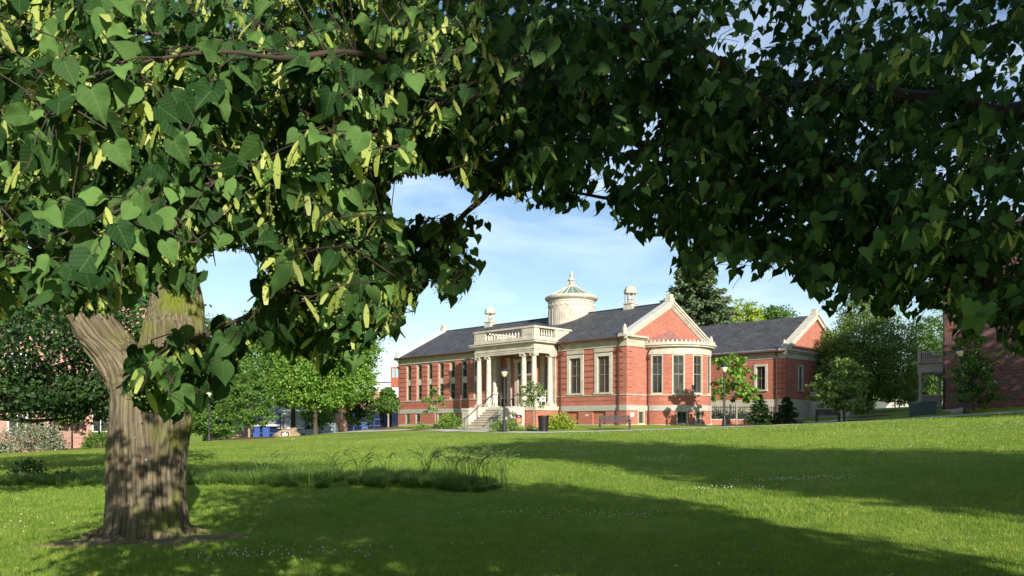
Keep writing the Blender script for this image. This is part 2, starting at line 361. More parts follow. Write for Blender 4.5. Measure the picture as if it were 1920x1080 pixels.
# upper facade piers
wu = [15.26+1.5*k-.06 for k in range(-1, 7)]
edges = [14.2-.75-.9]+[x for x in wu]
for i, x in enumerate(wu):
    nx_ = wu[i+1]-.37 if i+1 < len(wu) else LU
    rust(core, O0, FT, FN, x+.37, nx_, 0 if i % 2 else .03, 2.07, 5.33)
rust(core, O0, FT, FN, 12.9, wu[0]-.37, 0, 2.07, 5.33)
for a, b in ((0, 1.18), (2.82, 3.77), (5.4, 6.3)):
    if a == 0: continue
    rust(core, O0, FT, FN, a, b, 0, 2.07, 5.33)
rust(core, O0, FT, FN, .31, 1.18, 0, 2.07, 5.33)
# corner pier and gable pier
rust(core, O0, GT, GN, 0.0, .62, 0.03, 2.07, 5.33, back=.34); core.obox(O0, GT, GN, .62, 2.5, -.3, 0, 2.07, 5.33)
core.obox(O0, GT, GN, 8.0, 10.5, -.3, 0, -.9, 6.0)
core.obox(O0, GT, GN, 2.5, 8.0, -.34, -.31, -.9, 6.0)
# middle band of brick
for z0, z1, d in ((1.30, 1.62, .0), (1.65, 1.98, .0), (1.28, 2.0, -.03)):
    core.obox(O0, FT, FN, (.3 if d == 0 else .33), LU+(.002 if d else 0), -.28, d, z0, z1); core.obox(O0, GT, GN, .0 if d == 0 else .03, 2.5, -.3, d, z0, z1)
# basement, with recessed panels and windows
base_open = [(2.35-.55, 2.35+.62), (4.78-.5, 4.78+.62)]
bw = [(24.3, .7), (22.84, .7), (19.8, .7), (18.2, .7)]
ops = sorted(base_open+[(c-w_/2, c+w_/2) for c, w_ in bw])
s = .32
for a, b in ops+[(LU, LU)]:
    core.obox(O0, FT, FN, s, a, -.28, .02, -.9, .92); s = b
for a, b in ops: core.obox(O0, FT, FN, a, b, -.275, -.10, -.9, .915)
gw = 1.62
core.obox(O0, GT, GN, -.02, gw-.38, -.3, .02, -.9, .92); core.obox(O0, GT, GN, gw+.38, 2.5, -.3, .02, -.9, .92); core.obox(O0, GT, GN, gw-.38, gw+.38, -.3, -.12, -.9, .92)
core.build('wall', M['brick'], lib)
# gable triangles
RE, RR = 6.1, 8.78
MB().prism([(0, 5.9), (LV, 5.9), (LV, RE), (LV/2, RR), (0, RE)], 0, -.3, 'x').build('gable_wall', M['brick'], lib); MB().prism([(0.01, 5.9), (LV, 5.9), (LV/2, RR)], -LU, -LU+.3, 'x').build('gable_wall', M['brick'], lib)
# stone courses
wt = MB(); uvbox(wt, -.07, LU+.05, -.07, 0.2, .92, 1.30); wt.box(-.2, .0705, .2, 2.5, .921, 1.299); wt.box(-.2,.07,8,10.56,.92,1.3)
wt.build('water_table', M['bluestone'], lib, bevel=.015)
sb = MB(); uvbox(sb, -.05, LU+.05, -.05, 0.2, 1.98, 2.07); sb.box(-.2, .0505, .2, 2.5, 1.981, 2.069); sb.build('sill_band', M['stone'], lib)
ft = MB(); uvbox(ft, -.03, LU+.04, -.05, .2, -.9, -.02); ft.box(-.2, .0495, .2, 2.5, -.9, -.021); ft.build('footing', M['stone'], lib)
fz = MB(); fzg = [MB(), MB()]
for fq, (a, b) in zip((fz, fzg[0]), ((-.04, 6.2), (12.9, LU+.04))):
    uvbox(fq, a, b, -.04, .27, 5.33, 5.86); uvbox(fq, a-(.03 if a < 0 else 0), b, -.07, .26, 5.33, 5.42); uvbox(fq, a-(.06 if a < 0 else 0), b, -.13, .26, 5.86, 5.95); uvbox(fq, a-(.1 if a < 0 else 0), b, -.2, .26, 5.95, 6.04)
for fq, (v0, v1) in zip((fz, fzg[1]), ((.27, 2.45), (8.1, 10.54))):
    fq.box(-.3, .045, v0, v1, 5.331, 5.859); fq.box(-.29, .075, v0, v1, 5.33, 5.42); fq.box(-.29, .16, v0, v1, 5.86, 5.95)
for fq, (v0, v1) in zip((fz, fzg[1]), ((-.22, 2.2), (8.3, 10.72))): fq.box(-.29, .30, v0, v1, 5.95, 6.09)
fz.build('frieze', M['stone'], lib, bevel=.01); fzg[0].build('frieze', M['stone'], lib, bevel=.01); fzg[1].build('frieze', M['stone'], lib, bevel=.01)
# roof
ro = MB(); ez = 6.08; ev = -.38
sl_ = (RR-RE)/(LV/2); rz = lambda v: RE+sl_*v+.06
u0r, u1r = .25, LU-.1
ro.prism([(ev, rz(ev)-.1), (ev, rz(ev)), (LV/2, rz(LV/2)), (LV-ev, rz(ev)), (LV-ev, rz(ev)-.1), (LV/2, rz(LV/2)-.1)], -u1r, -u0r, 'x')
ro.build('roof', M['slate'], lib)
MB().box(-u1r, -u0r, LV/2-.09, LV/2+.09, rz(LV/2)-.03, rz(LV/2)+.05).build('ridge_cap', M['slate'], lib)
for a, b in ((-.1, 6.0), (13.1, LU+.15)): MB().tube([(-a, ev-.03, rz(ev)-.07), (-b, ev-.03, rz(ev)-.07)], .075, 8).build('gutter', M['copper'], lib)
# rakes and coping at both gables
for (xa, xb, nm) in ((-.42, .30, 'gable_coping'), (-LU-.3, -LU+.42, 'gable_coping')):
    c = MB(); out_ = .12
    for sg in (0, 1):
        vv = (lambda v: v) if sg == 0 else (lambda v: LV-v)
        def band(lo, hi, x0, x1, va, vb):
            pts = [(vv(va), rz(va)+lo), (vv(vb), rz(vb)+lo), (vv(vb), rz(vb)+hi), (vv(va), rz(va)+hi)]; c.prism(pts, x0, x1, 'x')
        ve = LV/2+(.0 if sg == 0 else 0)
        band(.0, .16, xa, xb, -.42, ve)
        if xb > 0:
            band(-.16, -.003, -.02, .22, -.4, ve); band(-.3, -.163, -.02, .13, -.1, ve); band(-.40, -.303, -.02, .07, .3, ve)
        else: band(-.3, -.003, -LU-.2, -LU+.02, -.4, ve)
    c.build(nm, M['stone_pale'] if xb > 0 else M['white'], lib)
    xm = (xa+xb)/2; ac = MB(); ac.box(xm-.25, xm+.25, LV/2-.28, LV/2+.28, RR+.1, RR+.42); ac.box(xm-.19, xm+.19, LV/2-.2, LV/2+.2, RR+.42, RR+.66)
    ac.build('acroterion', M['stone_pale'], lib, bevel=.02)
    for v in (-.25, LV+.25): ac = MB(); ac.lathe([(0, .66), (.06, .62), (.13, .45), (.17, .25), (.14, .08), (.19, .0), (.19, -.2)], (xm+.1, v, rz(-.25)+.12), 10).build('acroterion', M['stone_pale'], lib)
MB().prism([(-.3, rz(-.3)+.163), (LV/2, rz(LV/2)+.163), (LV/2, rz(LV/2)+.175), (-.3, rz(-.3)+.175)], -.36, .16, 'x').build('coping_flashing', M['coping'], lib)

# left wing windows, two storeys with stone spandrels
infill = MB()
for x in wu:
    for z0, z1, d in ((2.07, 2.12, -.10), (3.44, 3.93, -.08), (5.2, 5.33, -.08)):
        infill.obox(O0, FT, FN, x-.37, x+.37, -.27, d, z0, z1)
    for sg in (-1, 1):
        a0, a1 = sorted((x+sg*.37, x+sg*.27)); infill.obox(O0, FT, FN, a0, a1, -.268, -.078, 2.12, 3.44); infill.obox(O0, FT, FN, a0, a1, -.268, -.078, 3.93, 5.2)
    window(lib, O0, FT, FN, x, 2.12, 3.44, .54, -.15, 1, (.5,)); window(lib, O0, FT, FN, x, 3.93, 5.2, .54, -.15, 1, (.5,))
infill.build('window_infill', M['stone_pale'], lib)
for c, w_ in bw:
    jb = MB()
    W = window(lib, O0, FT, FN, c, .06, .8, .55, -.06, 1, (), name='basement_window')
    for sg in (-1, 1):
        a0, a1 = sorted((c+sg*.35, c+sg*.275)); jb.obox(O0, FT, FN, a0, a1, -.12, .0, .0, .92)
    jb.build('jamb', M['stone_pale'], W)
window(lib, O0, GT, GN, gw, .04, .86, .62, -.07, 2, (), surround=.08, name='basement_window')
for x in (2.0, 4.58):
    window(lib, O0, FT, FN, x, 2.2, 4.74, 1.06, -.12, 2, (.5,), surround=.25)
    MB().obox(O0, FT, FN, x-.82, x+.82, -.2, .03, 5.03, 5.33).build('lintel', M['stone'], lib)
# wall behind the portico
pw = MB(); pw.obox(O0, FT, FN, 6.3, 12.9, -.27, 0, 1.28, 5.33); pw.build('porch_wall', M['brick'], lib)
for x in (6.62, 7.72, 11.3, 12.5):
    ps = MB()
    ps.obox(O0, FT, FN, x-.2, x+.2, 0, .12, 1.28, 5.15); ps.obox(O0, FT, FN, x-.25, x+.25, 0.001, .17, 1.28, 1.5); ps.obox(O0, FT, FN, x-.25, x+.25, 0.001, .18, 4.93, 5.15)
    ps.build('pilaster', M['stone'], lib)
for x in (7.17, 11.9): window(lib, O0, FT, FN, x, 2.1, 4.5, .5, .05, 1, (.5,), surround=0)
dr = MB(); dr.obox(O0, FT, FN, 8.72, 10.28, 0.0, .05, 1.28, 3.7); D = dr.build('door', M['wood'], lib)
ds = MB()
for sg in (-1, 1):
    a0, a1 = sorted((9.5+sg*.78, 9.5+sg*1.12)); ds.obox(O0, FT, FN, a0, a1, .0, .16, 1.28, 4.75)
ds.obox(O0, FT, FN, 8.3, 10.7, 0, .24, 4.75, 5.0); ds.obox(O0, FT, FN, 8.72, 10.28, 0, .10, 3.7, 3.85); ds.build('door_surround', M['stone'], D)
MB().obox(O0, FT, FN, 8.74, 10.26, .001, .04, 3.86, 4.74).build('transom', M['glass'], D)
dg = MB()
for x in (9.1, 9.9): dg.obox(O0, FT, FN, x-.25, x+.25, .05, .06, 2.2, 3.5)
dg.build('pane', M['glass'], D); MB().obox(O0, FT, FN, 9.44, 9.47, .05, .12, 2.2, 2.5).build('handle', M['copper'], D)
MB().obox(O0, FT, FN, 8.02, 8.34, 0, .03, 2.5, 2.9).build('wall_plaque', M['bluestone'], lib)

# portico
PB = MB(); uvbox(PB, 6.14, 12.9, -2.5, -.07, -.9, .98); PB.build('portico_base', M['brick'], lib)
pf = MB(); uvbox(pf, 6.06, 12.98, -2.58, -.071, .98, 1.28); pf.build('portico_floor', M['stone_pale'], lib, bevel=.02)
st = MB(); nst = 9
for i in range(nst):
    zt = 1.26-.185*(i+1)+.0; ww = 2.58+.29*(i+1)
    uvbox(st, 7.96, 11.04, -ww-.035, -2.585, zt-.045, zt+.002); uvbox(st, 7.95, 11.05, -ww, -2.585+.0, -.9, zt) if i < nst-2 else uvbox(st, 7.2, 12.3, -ww-.05*(i-6), -2.585, -.9, zt)
st.build('stairs', M['stone'], lib, bevel=.012)
for a, b in ((7.15, 7.95), (11.05, 11.85)):
    ck = MB(); uvbox(ck, a, b, -3.75, -2.59, -.9, 1.26); uvbox(ck, a-.0, b+.0, -4.5, -3.75, -.9, .98); uvbox(ck, a-.04, b+.04, -4.54, -3.7, .98, 1.16); ck.build('cheek_wall', M['stone_pale'], lib, bevel=.03)
def column(x, v):
    c = MB(); z0 = 1.28; c.box(-x-.27, -x+.27, v-.27, v+.27, z0, z0+.22)
    c.lathe([(0, z0+.2), (.26, z0+.2), (.275, z0+.26), (.24, z0+.32), (.25, z0+.37), (.215, z0+.42), (.21, z0+.6), (.205, 2.8), (.185, 4.2), (.172, 4.86), (.2, 4.88), (.2, 4.92), (.172, 4.95), (.19, 5.0), (0, 5.0)], (-x, v, 0), 18)
    c.box(-x-.25, -x+.25, v-.23, v+.23, 5.07, 5.15)
    for sx in (-1, 1): c.tube([(-x+sx*.2, v-.22, 5.0), (-x+sx*.2, v+.22, 5.0)], .075, 10)
    c.build('column', M['stone_pale'], lib, smooth=False)
for x in (6.6, 7.62, 11.37, 12.45): column(x, -2.2)
column(6.6, -.5)
column(12.45, -.5)
en = MB()
def ring(mb, e, z0, z1, inner=.6):   # three-sided entablature ring, e = projection beyond the column line
    a, b, f = 6.38-e, 12.68+e, -2.42-e
    uvbox(mb, a, b, f, f+inner, z0, z1); uvbox(mb, a, a+inner, f+inner, 0, z0, z1); uvbox(mb, b-inner, b, f+inner, 0, z0, z1)
ring(en, 0, 5.15, 5.29, .45); ring(en, .03, 5.29, 5.42, .48); ring(en, .07, 5.42, 5.47, .5); ring(en, .01, 5.47, 5.83, .45)
ring(en, .1, 5.83, 5.89, .6); ring(en, .3, 5.89, 6.02, .9); ring(en, .36, 6.02, 6.08, .9)
uvbox(en, 6.8, 12.3, -2.0, 0, 5.36, 5.46)
for x in (7.6, 8.9, 10.3, 11.6): uvbox(en, x-.012, x+.012, -2.434, -2.42, 5.5, 5.82)
en.build('entablature', M['stone_pale'], lib)
ba = MB(); uvbox(ba, 6.34, 12.72, -2.48, -2.1, 6.08, 6.34)
for a, b in ((6.34, 6.7), (12.36, 12.72)): uvbox(ba, a, b, -2.1, 1.2, 6.08, 6.34)
uvbox(ba, 6.34, 7.6, -2.46, -2.12, 6.34, 6.95); uvbox(ba, 11.46, 12.72, -2.46, -2.12, 6.34, 6.95)
for a, b in ((6.5, 7.44), (11.62, 12.56)): uvbox(ba, a, b, -2.475, -2.46, 6.44, 6.87)
for a, b in ((6.36, 6.68), (12.38, 12.70)): uvbox(ba, a, b, -2.12, -1.92, 6.34, 6.95); uvbox(ba, a, b, -.2, 1.4, 6.34, 6.95)
uvbox(ba, 6.28, 12.78, -2.52, -2.06, 6.95, 7.08)
for a, b in ((6.28, 6.74), (12.32, 12.78)): uvbox(ba, a, b, -2.06, 1.6, 6.95, 7.08)
BA = ba.build('balustrade', M['stone_pale'], lib)
bl = MB(); bl.lathe([(0, 0), (.07, 0), (.07, .05), (.045, .08), (.085, .2), (.05, .34), (.04, .42), (.06, .5), (.04, .54), (.07, .57), (.07, .61), (0, .61)], (0, 0, 0), 8)
b0 = bl.build('baluster', M['stone_pale'], BA, smooth=True); first = True
pos = [(-(7.75+.32*k), -2.29) for k in range(12)]+[(-6.52, -1.75+.26*k) for k in range(6)]+[(-12.54, -1.75+.26*k) for k in range(6)]
for x, y in pos:
    o = b0 if first else b0.copy(); o.location = (x, y, 6.34)
    if not first: COL.objects.link(o)
    first = False
# drum and skylight
dc = (-9.5, LV/2, 0)
d = MB(); d.lathe([(1.87, 6.6), (1.87, 9.75), (1.9, 9.78), (1.9, 9.9), (2.0, 9.96), (2.12, 10.06), (2.16, 10.16), (2.16, 10.22), (0, 10.24)], dc, 56)
for k in range(28):
    t = 2*math.pi*k/28; t2 = 2*math.pi*(k+1)/28
    d.tube([(dc[0]+1.885*math.cos(t+(t2-t)*q), dc[1]+1.885*math.sin(t+(t2-t)*q), 9.62-.2*math.sin(math.pi*q)) for q in (0, .2, .5, .8, 1)], .028, 5)
    d.tube([(dc[0]+1.88*math.cos(t), dc[1]+1.88*math.sin(t), 7.2), (dc[0]+1.88*math.cos(t), dc[1]+1.88*math.sin(t), 9.2)], .02, 4)
DR = d.build('drum', M['stone_pale'], lib)
sk = MB(); sk.lathe([(1.9, 10.26), (.42, 11.12), (0, 11.15)], dc, 20); SK = sk.build('skylight', M['skyglass'], DR)
rb = MB()
for k in range(20):
    t = 2*math.pi*(k+.5)/20; c_, s_ = math.cos(t), math.sin(t)
    rb.tube([(dc[0]+1.95*c_, dc[1]+1.95*s_, 10.26), (dc[0]+.4*c_, dc[1]+.4*s_, 11.16)], .045, 5)
    rb.lathe([(0, .2), (.06, .12), (.09, 0)], (dc[0]+1.98*c_, dc[1]+1.98*s_, 10.2), 6)
rb.lathe([(2.02, 10.2), (2.02, 10.32), (1.85, 10.34)], dc, 40); rb.lathe([(.5, 11.02), (.5, 11.2), (.3, 11.26), (0, 11.28)], dc, 16); rb.build('glazing_rib', M['stone_pale'], DR)
fi = MB(); fi.lathe([(.22, 11.26), (.10, 11.4), (.14, 11.5), (.10, 11.55), (.17, 11.62), (.3, 11.66), (.3, 11.72), (.12, 11.76), (.1, 12.0), (.2, 12.04), (.2, 12.09), (.08, 12.13), (.14, 12.22), (.12, 12.34), (0, 12.45)], dc, 12)
for k in range(6):
    t = k*math.pi/3; fi.tube([(dc[0]+.42*math.cos(t), dc[1]+.42*math.sin(t), 11.2), (dc[0]+.22*math.cos(t), dc[1]+.22*math.sin(t), 11.4), (dc[0]+.27*math.cos(t), dc[1]+.27*math.sin(t), 11.66)], .03, 5)
fi.build('finial', M['stone_pale'], DR, smooth=True)
# roof ventilators
for uu in (19.1, 3.58):
    c = (-uu, LV/2, 0); v = MB(); rr = rz(LV/2)-.05
    v.prism([(-uu-.5, rr-.5), (-uu+.5, rr-.5), (-uu+.34, rr+.30), (-uu-.34, rr+.30)], LV/2-.36, LV/2+.36); v.box(-uu-.42, -uu+.42, LV/2-.42, LV/2+.42, rr+.30, rr+.37)
    v.lathe([(.0, rr+.37), (.14, rr+.37), (.14, rr+.62), (.22, rr+.66), (.22, rr+.86), (.13, rr+.9), (.13, rr+1.1), (0, rr+1.1)], c, 10)
    for k in range(8):
        t = math.pi/4*(k+.5); v.tube([(c[0]+.42*math.cos(t), c[1]+.42*math.sin(t), rr+.36), (c[0]+.42*math.cos(t), c[1]+.42*math.sin(t), rr+1.14)], .026, 5)
    VV = v.build('roof_ventilator', M['stone_pale'], lib)
    dm = MB(); dm.lathe([(0, rr+1.1), (.5, rr+1.1), (.52, rr+1.16), (.5, rr+1.24), (.48, rr+1.4), (.38, rr+1.58), (.2, rr+1.68), (.05, rr+1.71), (.03, rr+1.8), (0, rr+1.82)], c, 8); dm.build('dome', M['stone_pale'], VV)
# downspouts
def spout(x, y, zt, out_n):
    s = MB(); a, b = out_n
    s.tube([(x+a*.34, y+b*.34, zt), (x+a*.3, y+b*.3, zt-.25), (x+a*.12, y+b*.12, zt-.5), (x+a*.12, y+b*.12, zt-.8)], .05, 8); s.box(x+a*.12-.12, x+a*.12+.12, y+b*.12-.1, y+b*.12+.1, zt-.98, zt-.78)
    s.tube([(x+a*.12, y+b*.12, zt-.9), (x+a*.12, y+b*.12, 1.4), (x+a*.18, y+b*.18, 1.2), (x+a*.18, y+b*.18, -.1)], .05, 8); s.build('downspout', M['copper'], lib)
spout(-5.85, 0, 6.0, (0, -1)); spout(-.55, 0, 6.0, (0, -1)); spout(-LU+.15, 0, 6.0, (0, -1)); spout(.0, 2.32, 5.5, (1, 0))
# bay
R = 2.87; bc = (0, LV/2)
bay = MB(); cen = [-75, -45, -15, 15, 45, 75]; hw = 8.6
def seg(mb, a0, a1, r0, r1, z0, z1, n=None):
    n = n or max(1, int(abs(a1-a0)/4)); 
    for i in range(n):
        t0 = math.radians(a0+(a1-a0)*i/n); t1 = math.radians(a0+(a1-a0)*(i+1)/n)
        vs = []
        for z in (z0, z1):
            for r, t in ((r0, t0), (r1, t0), (r1, t1), (r0, t1)): vs.append((bc[0]+r*math.cos(t), bc[1]+r*math.sin(t), z))
        fs = [(0,3,2,1),(4,5,6,7),(1,2,6,5),(3,0,4,7)]
        if i == 0: fs.append((0,1,5,4))
        if i == n-1: fs.append((2,3,7,6))
        mb.add(vs, fs)
seg(bay, -90, 90, R-.3, R, 1.30, 1.98, 30)
e = [-90]+sum([[c-hw, c+hw] for c in cen], [])+[90]
for i in range(0, len(e), 2):
    for k in range(8): seg(bay, e[i], e[i+1], R-.2, R, 2.07+k*.3475+(.03 if k else 0), 2.07+(k+1)*.3475, 3)
    seg(bay, e[i], e[i+1], R-.2, R-.02, 2.07, 4.85, 3)
seg(bay, -90, 90, R-.4, R-.25, -.9, 5.0, 30)
bl_ = [-90, -45-9, -45+9, -20, -4, 90]; bl_ = [-90, -49, -31, -21, -9, 21, 39, 90]
for i in range(0, len(bl_), 2): seg(bay, bl_[i], bl_[i+1], R-.3, R+.02, -.9, .92, max(2, int((bl_[i+1]-bl_[i])/5)))
BAY = bay.build('bay', M['brick'], lib)
bs = MB(); seg(bs, -90, 90, R-.3, R+.07, .92, 1.30, 36); bs.build('water_table', M['bluestone'], BAY)
bs = MB(); seg(bs, -90, 90, R-.3, R+.05, 1.98, 2.07, 36); bs.build('sill_band', M['stone'], BAY); bs = MB(); seg(bs, -90, 90, R-.3, R+.05, -.9, -.02, 36); bs.build('footing', M['stone'], BAY)
bs = MB(); seg(bs, -90, 90, R-.25, R+.04, 4.85, 5.28, 40); seg(bs, -90, 90, R-.25, R+.1, 5.28, 5.36, 40); seg(bs, -90, 90, R-.3, R+.28, 5.36, 5.48, 40); seg(bs, -90, 90, R-.3, R+.38, 5.48, 5.64, 40); seg(bs, -90, 90, R-.3, R+.32, 5.64, 5.68, 40)
for k in range(32):
    a = -87+174*k/31; seg(bs, a-1.1, a+1.1, R+.2, R+.3, 5.68, 5.82, 1)
bs.build('cornice', M['stone_pale'], BAY)
br_ = MB(); br_.lathe([(R+.2, 5.685), (1.3, 6.0), (0, 6.25)], (0, LV/2, 0), 14, -math.pi/2, math.pi/2); br_.build('copper_roof', M['copper_roof'], BAY)
stp = MB()
for k, (h_, w0, w1) in enumerate(((6.62, -.3, .3), (6.46, -.75, .75), (6.32, -1.2, 1.2), (6.18, -1.65, 1.65), (6.04, -2.1, 2.1), (5.90, -2.6, 2.6))):
    stp.box(-.05, .02+.004*k, LV/2+w0, LV/2+w1, 5.6, h_+.12)
stp.build('step_flashing', M['copper_roof'], BAY)
for c in cen:
    t = math.radians(c); n_ = (math.cos(t), math.sin(t)); tt = (-n_[1], n_[0]); hwid = R*math.sin(math.radians(hw))
    rO = R*math.cos(math.radians(hw)); O = (bc[0]+n_[0]*rO, bc[1]+n_[1]*rO)
    W = MB(); W_ = window(BAY, O, tt, n_, 0, 2.16, 4.76, .72, -.08, 2, (.5,))
    j = MB()
    for sg in (-1, 1):
        a0, a1 = sorted((sg*.36, sg*(hwid))); j.obox(O, tt, n_, a0, a1, -.15, .005, 2.07, 4.85)
    j.obox(O, tt, n_, -.36, .36, -.15, .004, 4.76, 4.85); j.obox(O, tt, n_, -.36, .36, -.15, .02, 2.07, 2.16); j.build('surround', M['stone_pale'], BAY)
for c in (-40, -15, 30):
    t = math.radians(c); n_ = (math.cos(t), math.sin(t)); tt = (-n_[1], n_[0]); rO = R*math.cos(math.radians(9 if c != -15 else 6)); O = (bc[0]+n_[0]*rO, bc[1]+n_[1]*rO)
    ww = .66 if c != -15 else .4
    window(BAY, O, tt, n_, 0, .04, .86, ww, -.1, 2, (), surround=.09, name='basement_window')
# small wall plates
MB().obox(O0, GT, GN, .42, .8, .02, .04, .5, .78).build('wall_plate', M['white'], lib)
MB().obox(O0, FT, FN, 3.35, 3.65, .02, .035, .55, .72).build('wall_plate', M['stone_pale'], lib)
MB().obox(O0, FT, FN, 12.95, 13.2, .02, .035, .3, .55).build('wall_plate', M['white'], lib)

def at(u, v, z): 
    c_, s_ = math.cos(RZ), math.sin(RZ); return Vector((7.8+c_*(-u)-s_*v, 54+s_*(-u)+c_*v, E+z))

# handrails and lantern
for uu, side in ((8.15, 1), (10.85, 2), (9.5, 3)):
    if side == 3: continue
    root = empty('handrail', at(uu, -4.9, -.5), RZ, 'black metal handrail at the %s side of the stone steps' % ('right' if side == 1 else 'left'), 'handrail', 'stair handrails')
    h = MB(); top = [(0, -.45, .75), (0, -.2, .95), (0, .0, 1.0), (0, 2.6, 2.75), (0, 3.1, 2.75)]
    h.tube(top, .028, 8); h.build('rail', M['black'], root)
    for y, z0, z1 in ((-.2, 0, .95), (1.1, .7, 1.73), (2.6, 1.75, 2.75)): MB().tube([(0, y, z0), (0, y, z1)], .022, 6).build('post', M['black'], root)
lt = empty('hanging_lantern', at(8.6, -1.3, 4.55), RZ, 'black lantern hanging from the portico ceiling', 'lantern')
MB().lathe([(0, .32), (.03, .3), (.06, .22), (.2, .12), (.19, .1), (.15, .08)], n=8).tube([(0, 0, .3), (0, 0, .82)], .012, 5).build('cap', M['black'], lt)
MB().lathe([(.13, .1), (.13, -.28), (0, -.28)], n=8).build('glass_shade', M['globe'], lt)
fr = MB()
for k in range(4):
    t = math.pi/2*k+.4; fr.tube([(.14*math.cos(t), .14*math.sin(t), .1), (.14*math.cos(t), .14*math.sin(t), -.3)], .014, 4)
fr.lathe([(.16, -.27), (.16, -.32), (0, -.34)], n=8); fr.build('cage', M['black'], lt)

# rocking chairs on the porch
def rocker(p, rz, label):
    r = empty('rocking_chair', p, rz, label, 'rocking chair', 'white rocking chairs on the porch')
    MB().box(-.27, .27, -.25, .25, .38, .42).build('seat', M['white'], r)
    b = MB()
    for k in range(5): b.tube([(-.2+.1*k, .25, .42), (-.2+.1*k, .42, 1.1)], .022, 5)
    b.tube([(-.25, .42, 1.12), (.25, .42, 1.12)], .04, 6); b.build('backrest', M['white'], r)
    for s in (-1, 1):
        MB().tube([(s*.26, -.5, .08), (s*.26, -.2, .03), (s*.26, .2, .03), (s*.26, .6, .1)], .025, 5).build('rocker', M['white'], r)
        a = MB(); a.tube([(s*.27, -.24, .03), (s*.27, -.24, .64)], .022, 5); a.tube([(s*.27, .24, .03), (s*.27, .28, .64)], .022, 5); a.tube([(s*.3, -.3, .65), (s*.3, .3, .65)], .03, 5); a.build('armrest', M['white'], r)
rocker(at(11.9, -1.3, 1.28), RZ+.2, 'white rocking chair between the two left portico columns'); rocker(at(8.25, -1.7, 1.28), RZ-1.2, 'white rocking chair beside the right-hand front columns, turned sideways'); rocker(at(7.1, -1.0, 1.28), RZ+.1, 'white rocking chair behind the corner column of the portico')

# ------------------------------------------------------------------ rear wing
wing = empty('brick_wing', (7.8, 54, E), RZ, 'rear brick wing with pale stone base and gabled slate roof, behind the iron fence', 'building')
wo = MB(); WU, WV, WL = -3.2, 16.8, 10.8
uvbox(wo, WU+.2, 14, WV+.25, WV+WL, -.9, 6.0)
wc = -1.02; Ow = (0, WV)
wo.obox(Ow, FT, FN, wc+.5, 14, -.25, 0, 2.0, 5.3); rust(wo, Ow, FT, FN, WU+.0, WU+.95, .03, 2.0, 5.3, back=.28); wo.obox(Ow, FT, FN, WU+.95, wc-.5, -.25, 0, 2.0, 5.3)
wo.obox(Ow, FT, FN, wc-.5, wc+.5, -.25, 0, 2.0, 2.6); wo.obox(Ow, FT, FN, wc-.5, wc+.5, -.25, 0, 4.9, 5.3)
Og = (-WU, WV)
wo.obox(Og, GT, GN, .28, .8, -.2, .03, 2.0, 5.3); wo.obox(Og, GT, GN, .8, 2.1, -.2, 0, 2.0, 5.3); wo.obox(Og, GT, GN, 3.05, WL, -.2, 0, 2.0, 5.3); wo.obox(Og, GT, GN, 2.1, 3.05, -.2, 0, 2.0, 2.6); wo.obox(Og, GT, GN, 2.1, 3.05, -.2, 0, 4.9, 5.3)
wo.prism([(WV, 5.3), (WV+WL, 5.3), (WV+WL, 6.1), (WV+WL/2, 9.2), (WV, 6.1)], -WU-.25, -WU-.002, 'x')
wo.build('wall', M['brick'], wing)
ws = MB(); uvbox(ws, WU-.08, 14, WV-.08, WV+.3, -.9, 1.5); uvbox(ws, WU-.05, 14, WV-.05, WV+.3, 1.5, 2.0); ws.box(-WU-.3, -WU+.08, WV+.3, WV+WL, -.9, 1.499); ws.box(-WU-.3, -WU+.05, WV+.3, WV+WL, 1.499, 1.999)
ws.box(-WU+.09, -WU+3.3, WV+4.2, WV+9, -.9, 2.55); ws.box(-WU+.09, -WU+3.36, WV+4.14, WV+9.06, 2.55, 2.7); ws.box(-WU+.5,-WU+1.2,WV+4.16,WV+4.2,.9,1.0); ws.box(-WU+.5,-WU+1.2,WV+4.16,WV+4.2,1.2,1.3)
ws.build('stone_base', M['stone_pale'], wing, bevel=.02)
wf = MB(); uvbox(wf, WU-.04, 14, WV-.04, WV+.25, 5.3, 5.75); uvbox(wf, WU-.12, 14, WV-.12, WV+.25, 5.75, 5.9); uvbox(wf, WU-.2, 14, WV-.2, WV+.25, 5.9, 6.04)
wf.box(-WU-.2, -WU+.05, WV+.25, WV+WL, 5.3, 5.75); wf.box(-WU-.2, -WU+.16, WV+.25, WV+WL, 5.75, 5.9); wf.box(-WU-.2, -WU+.28, WV-.22, WV+WL, 5.9, 6.05); wf.build('frieze', M['stone_pale'], wing)
wr = lambda v: 6.13+(9.26-6.13)/(WL/2)*v
rf = MB(); rf.prism([(WV-.38, wr(-.38)-.1), (WV-.38, wr(-.38)), (WV+WL/2, wr(WL/2)), (WV+WL+.38, wr(-.38)), (WV+WL+.38, wr(-.38)-.1), (WV+WL/2, wr(WL/2)-.1)], -14, -WU-.3, 'x'); rf.build('roof', M['slate'], wing)
cp = MB()
for sg in (0, 1):
    q = (lambda v: WV+v) if sg == 0 else (lambda v: WV+WL-v)
    cp.prism([(q(-.42), wr(-.42)), (q(WL/2), wr(WL/2)), (q(WL/2), wr(WL/2)+.16), (q(-.42), wr(-.42)+.16)], -WU-.45, -WU+.28, 'x')
    cp.prism([(q(-.4), wr(-.4)-.35), (q(WL/2), wr(WL/2)-.35), (q(WL/2), wr(WL/2)-.003), (q(-.4), wr(-.4)-.003)], -WU-.02, -WU+.18, 'x')
cp.box(-WU-.3, -WU+.15, WV+WL/2-.25, WV+WL/2+.25, 9.3, 9.75)
for v in (-.25,): cp.lathe([(0, .66), (.13, .45), (.17, .25), (.14, .08), (.19, 0), (.19, -.2)], (-WU, WV+v, wr(v)+.15), 10)
cp.build('gable_coping', M['stone_pale'], wing)
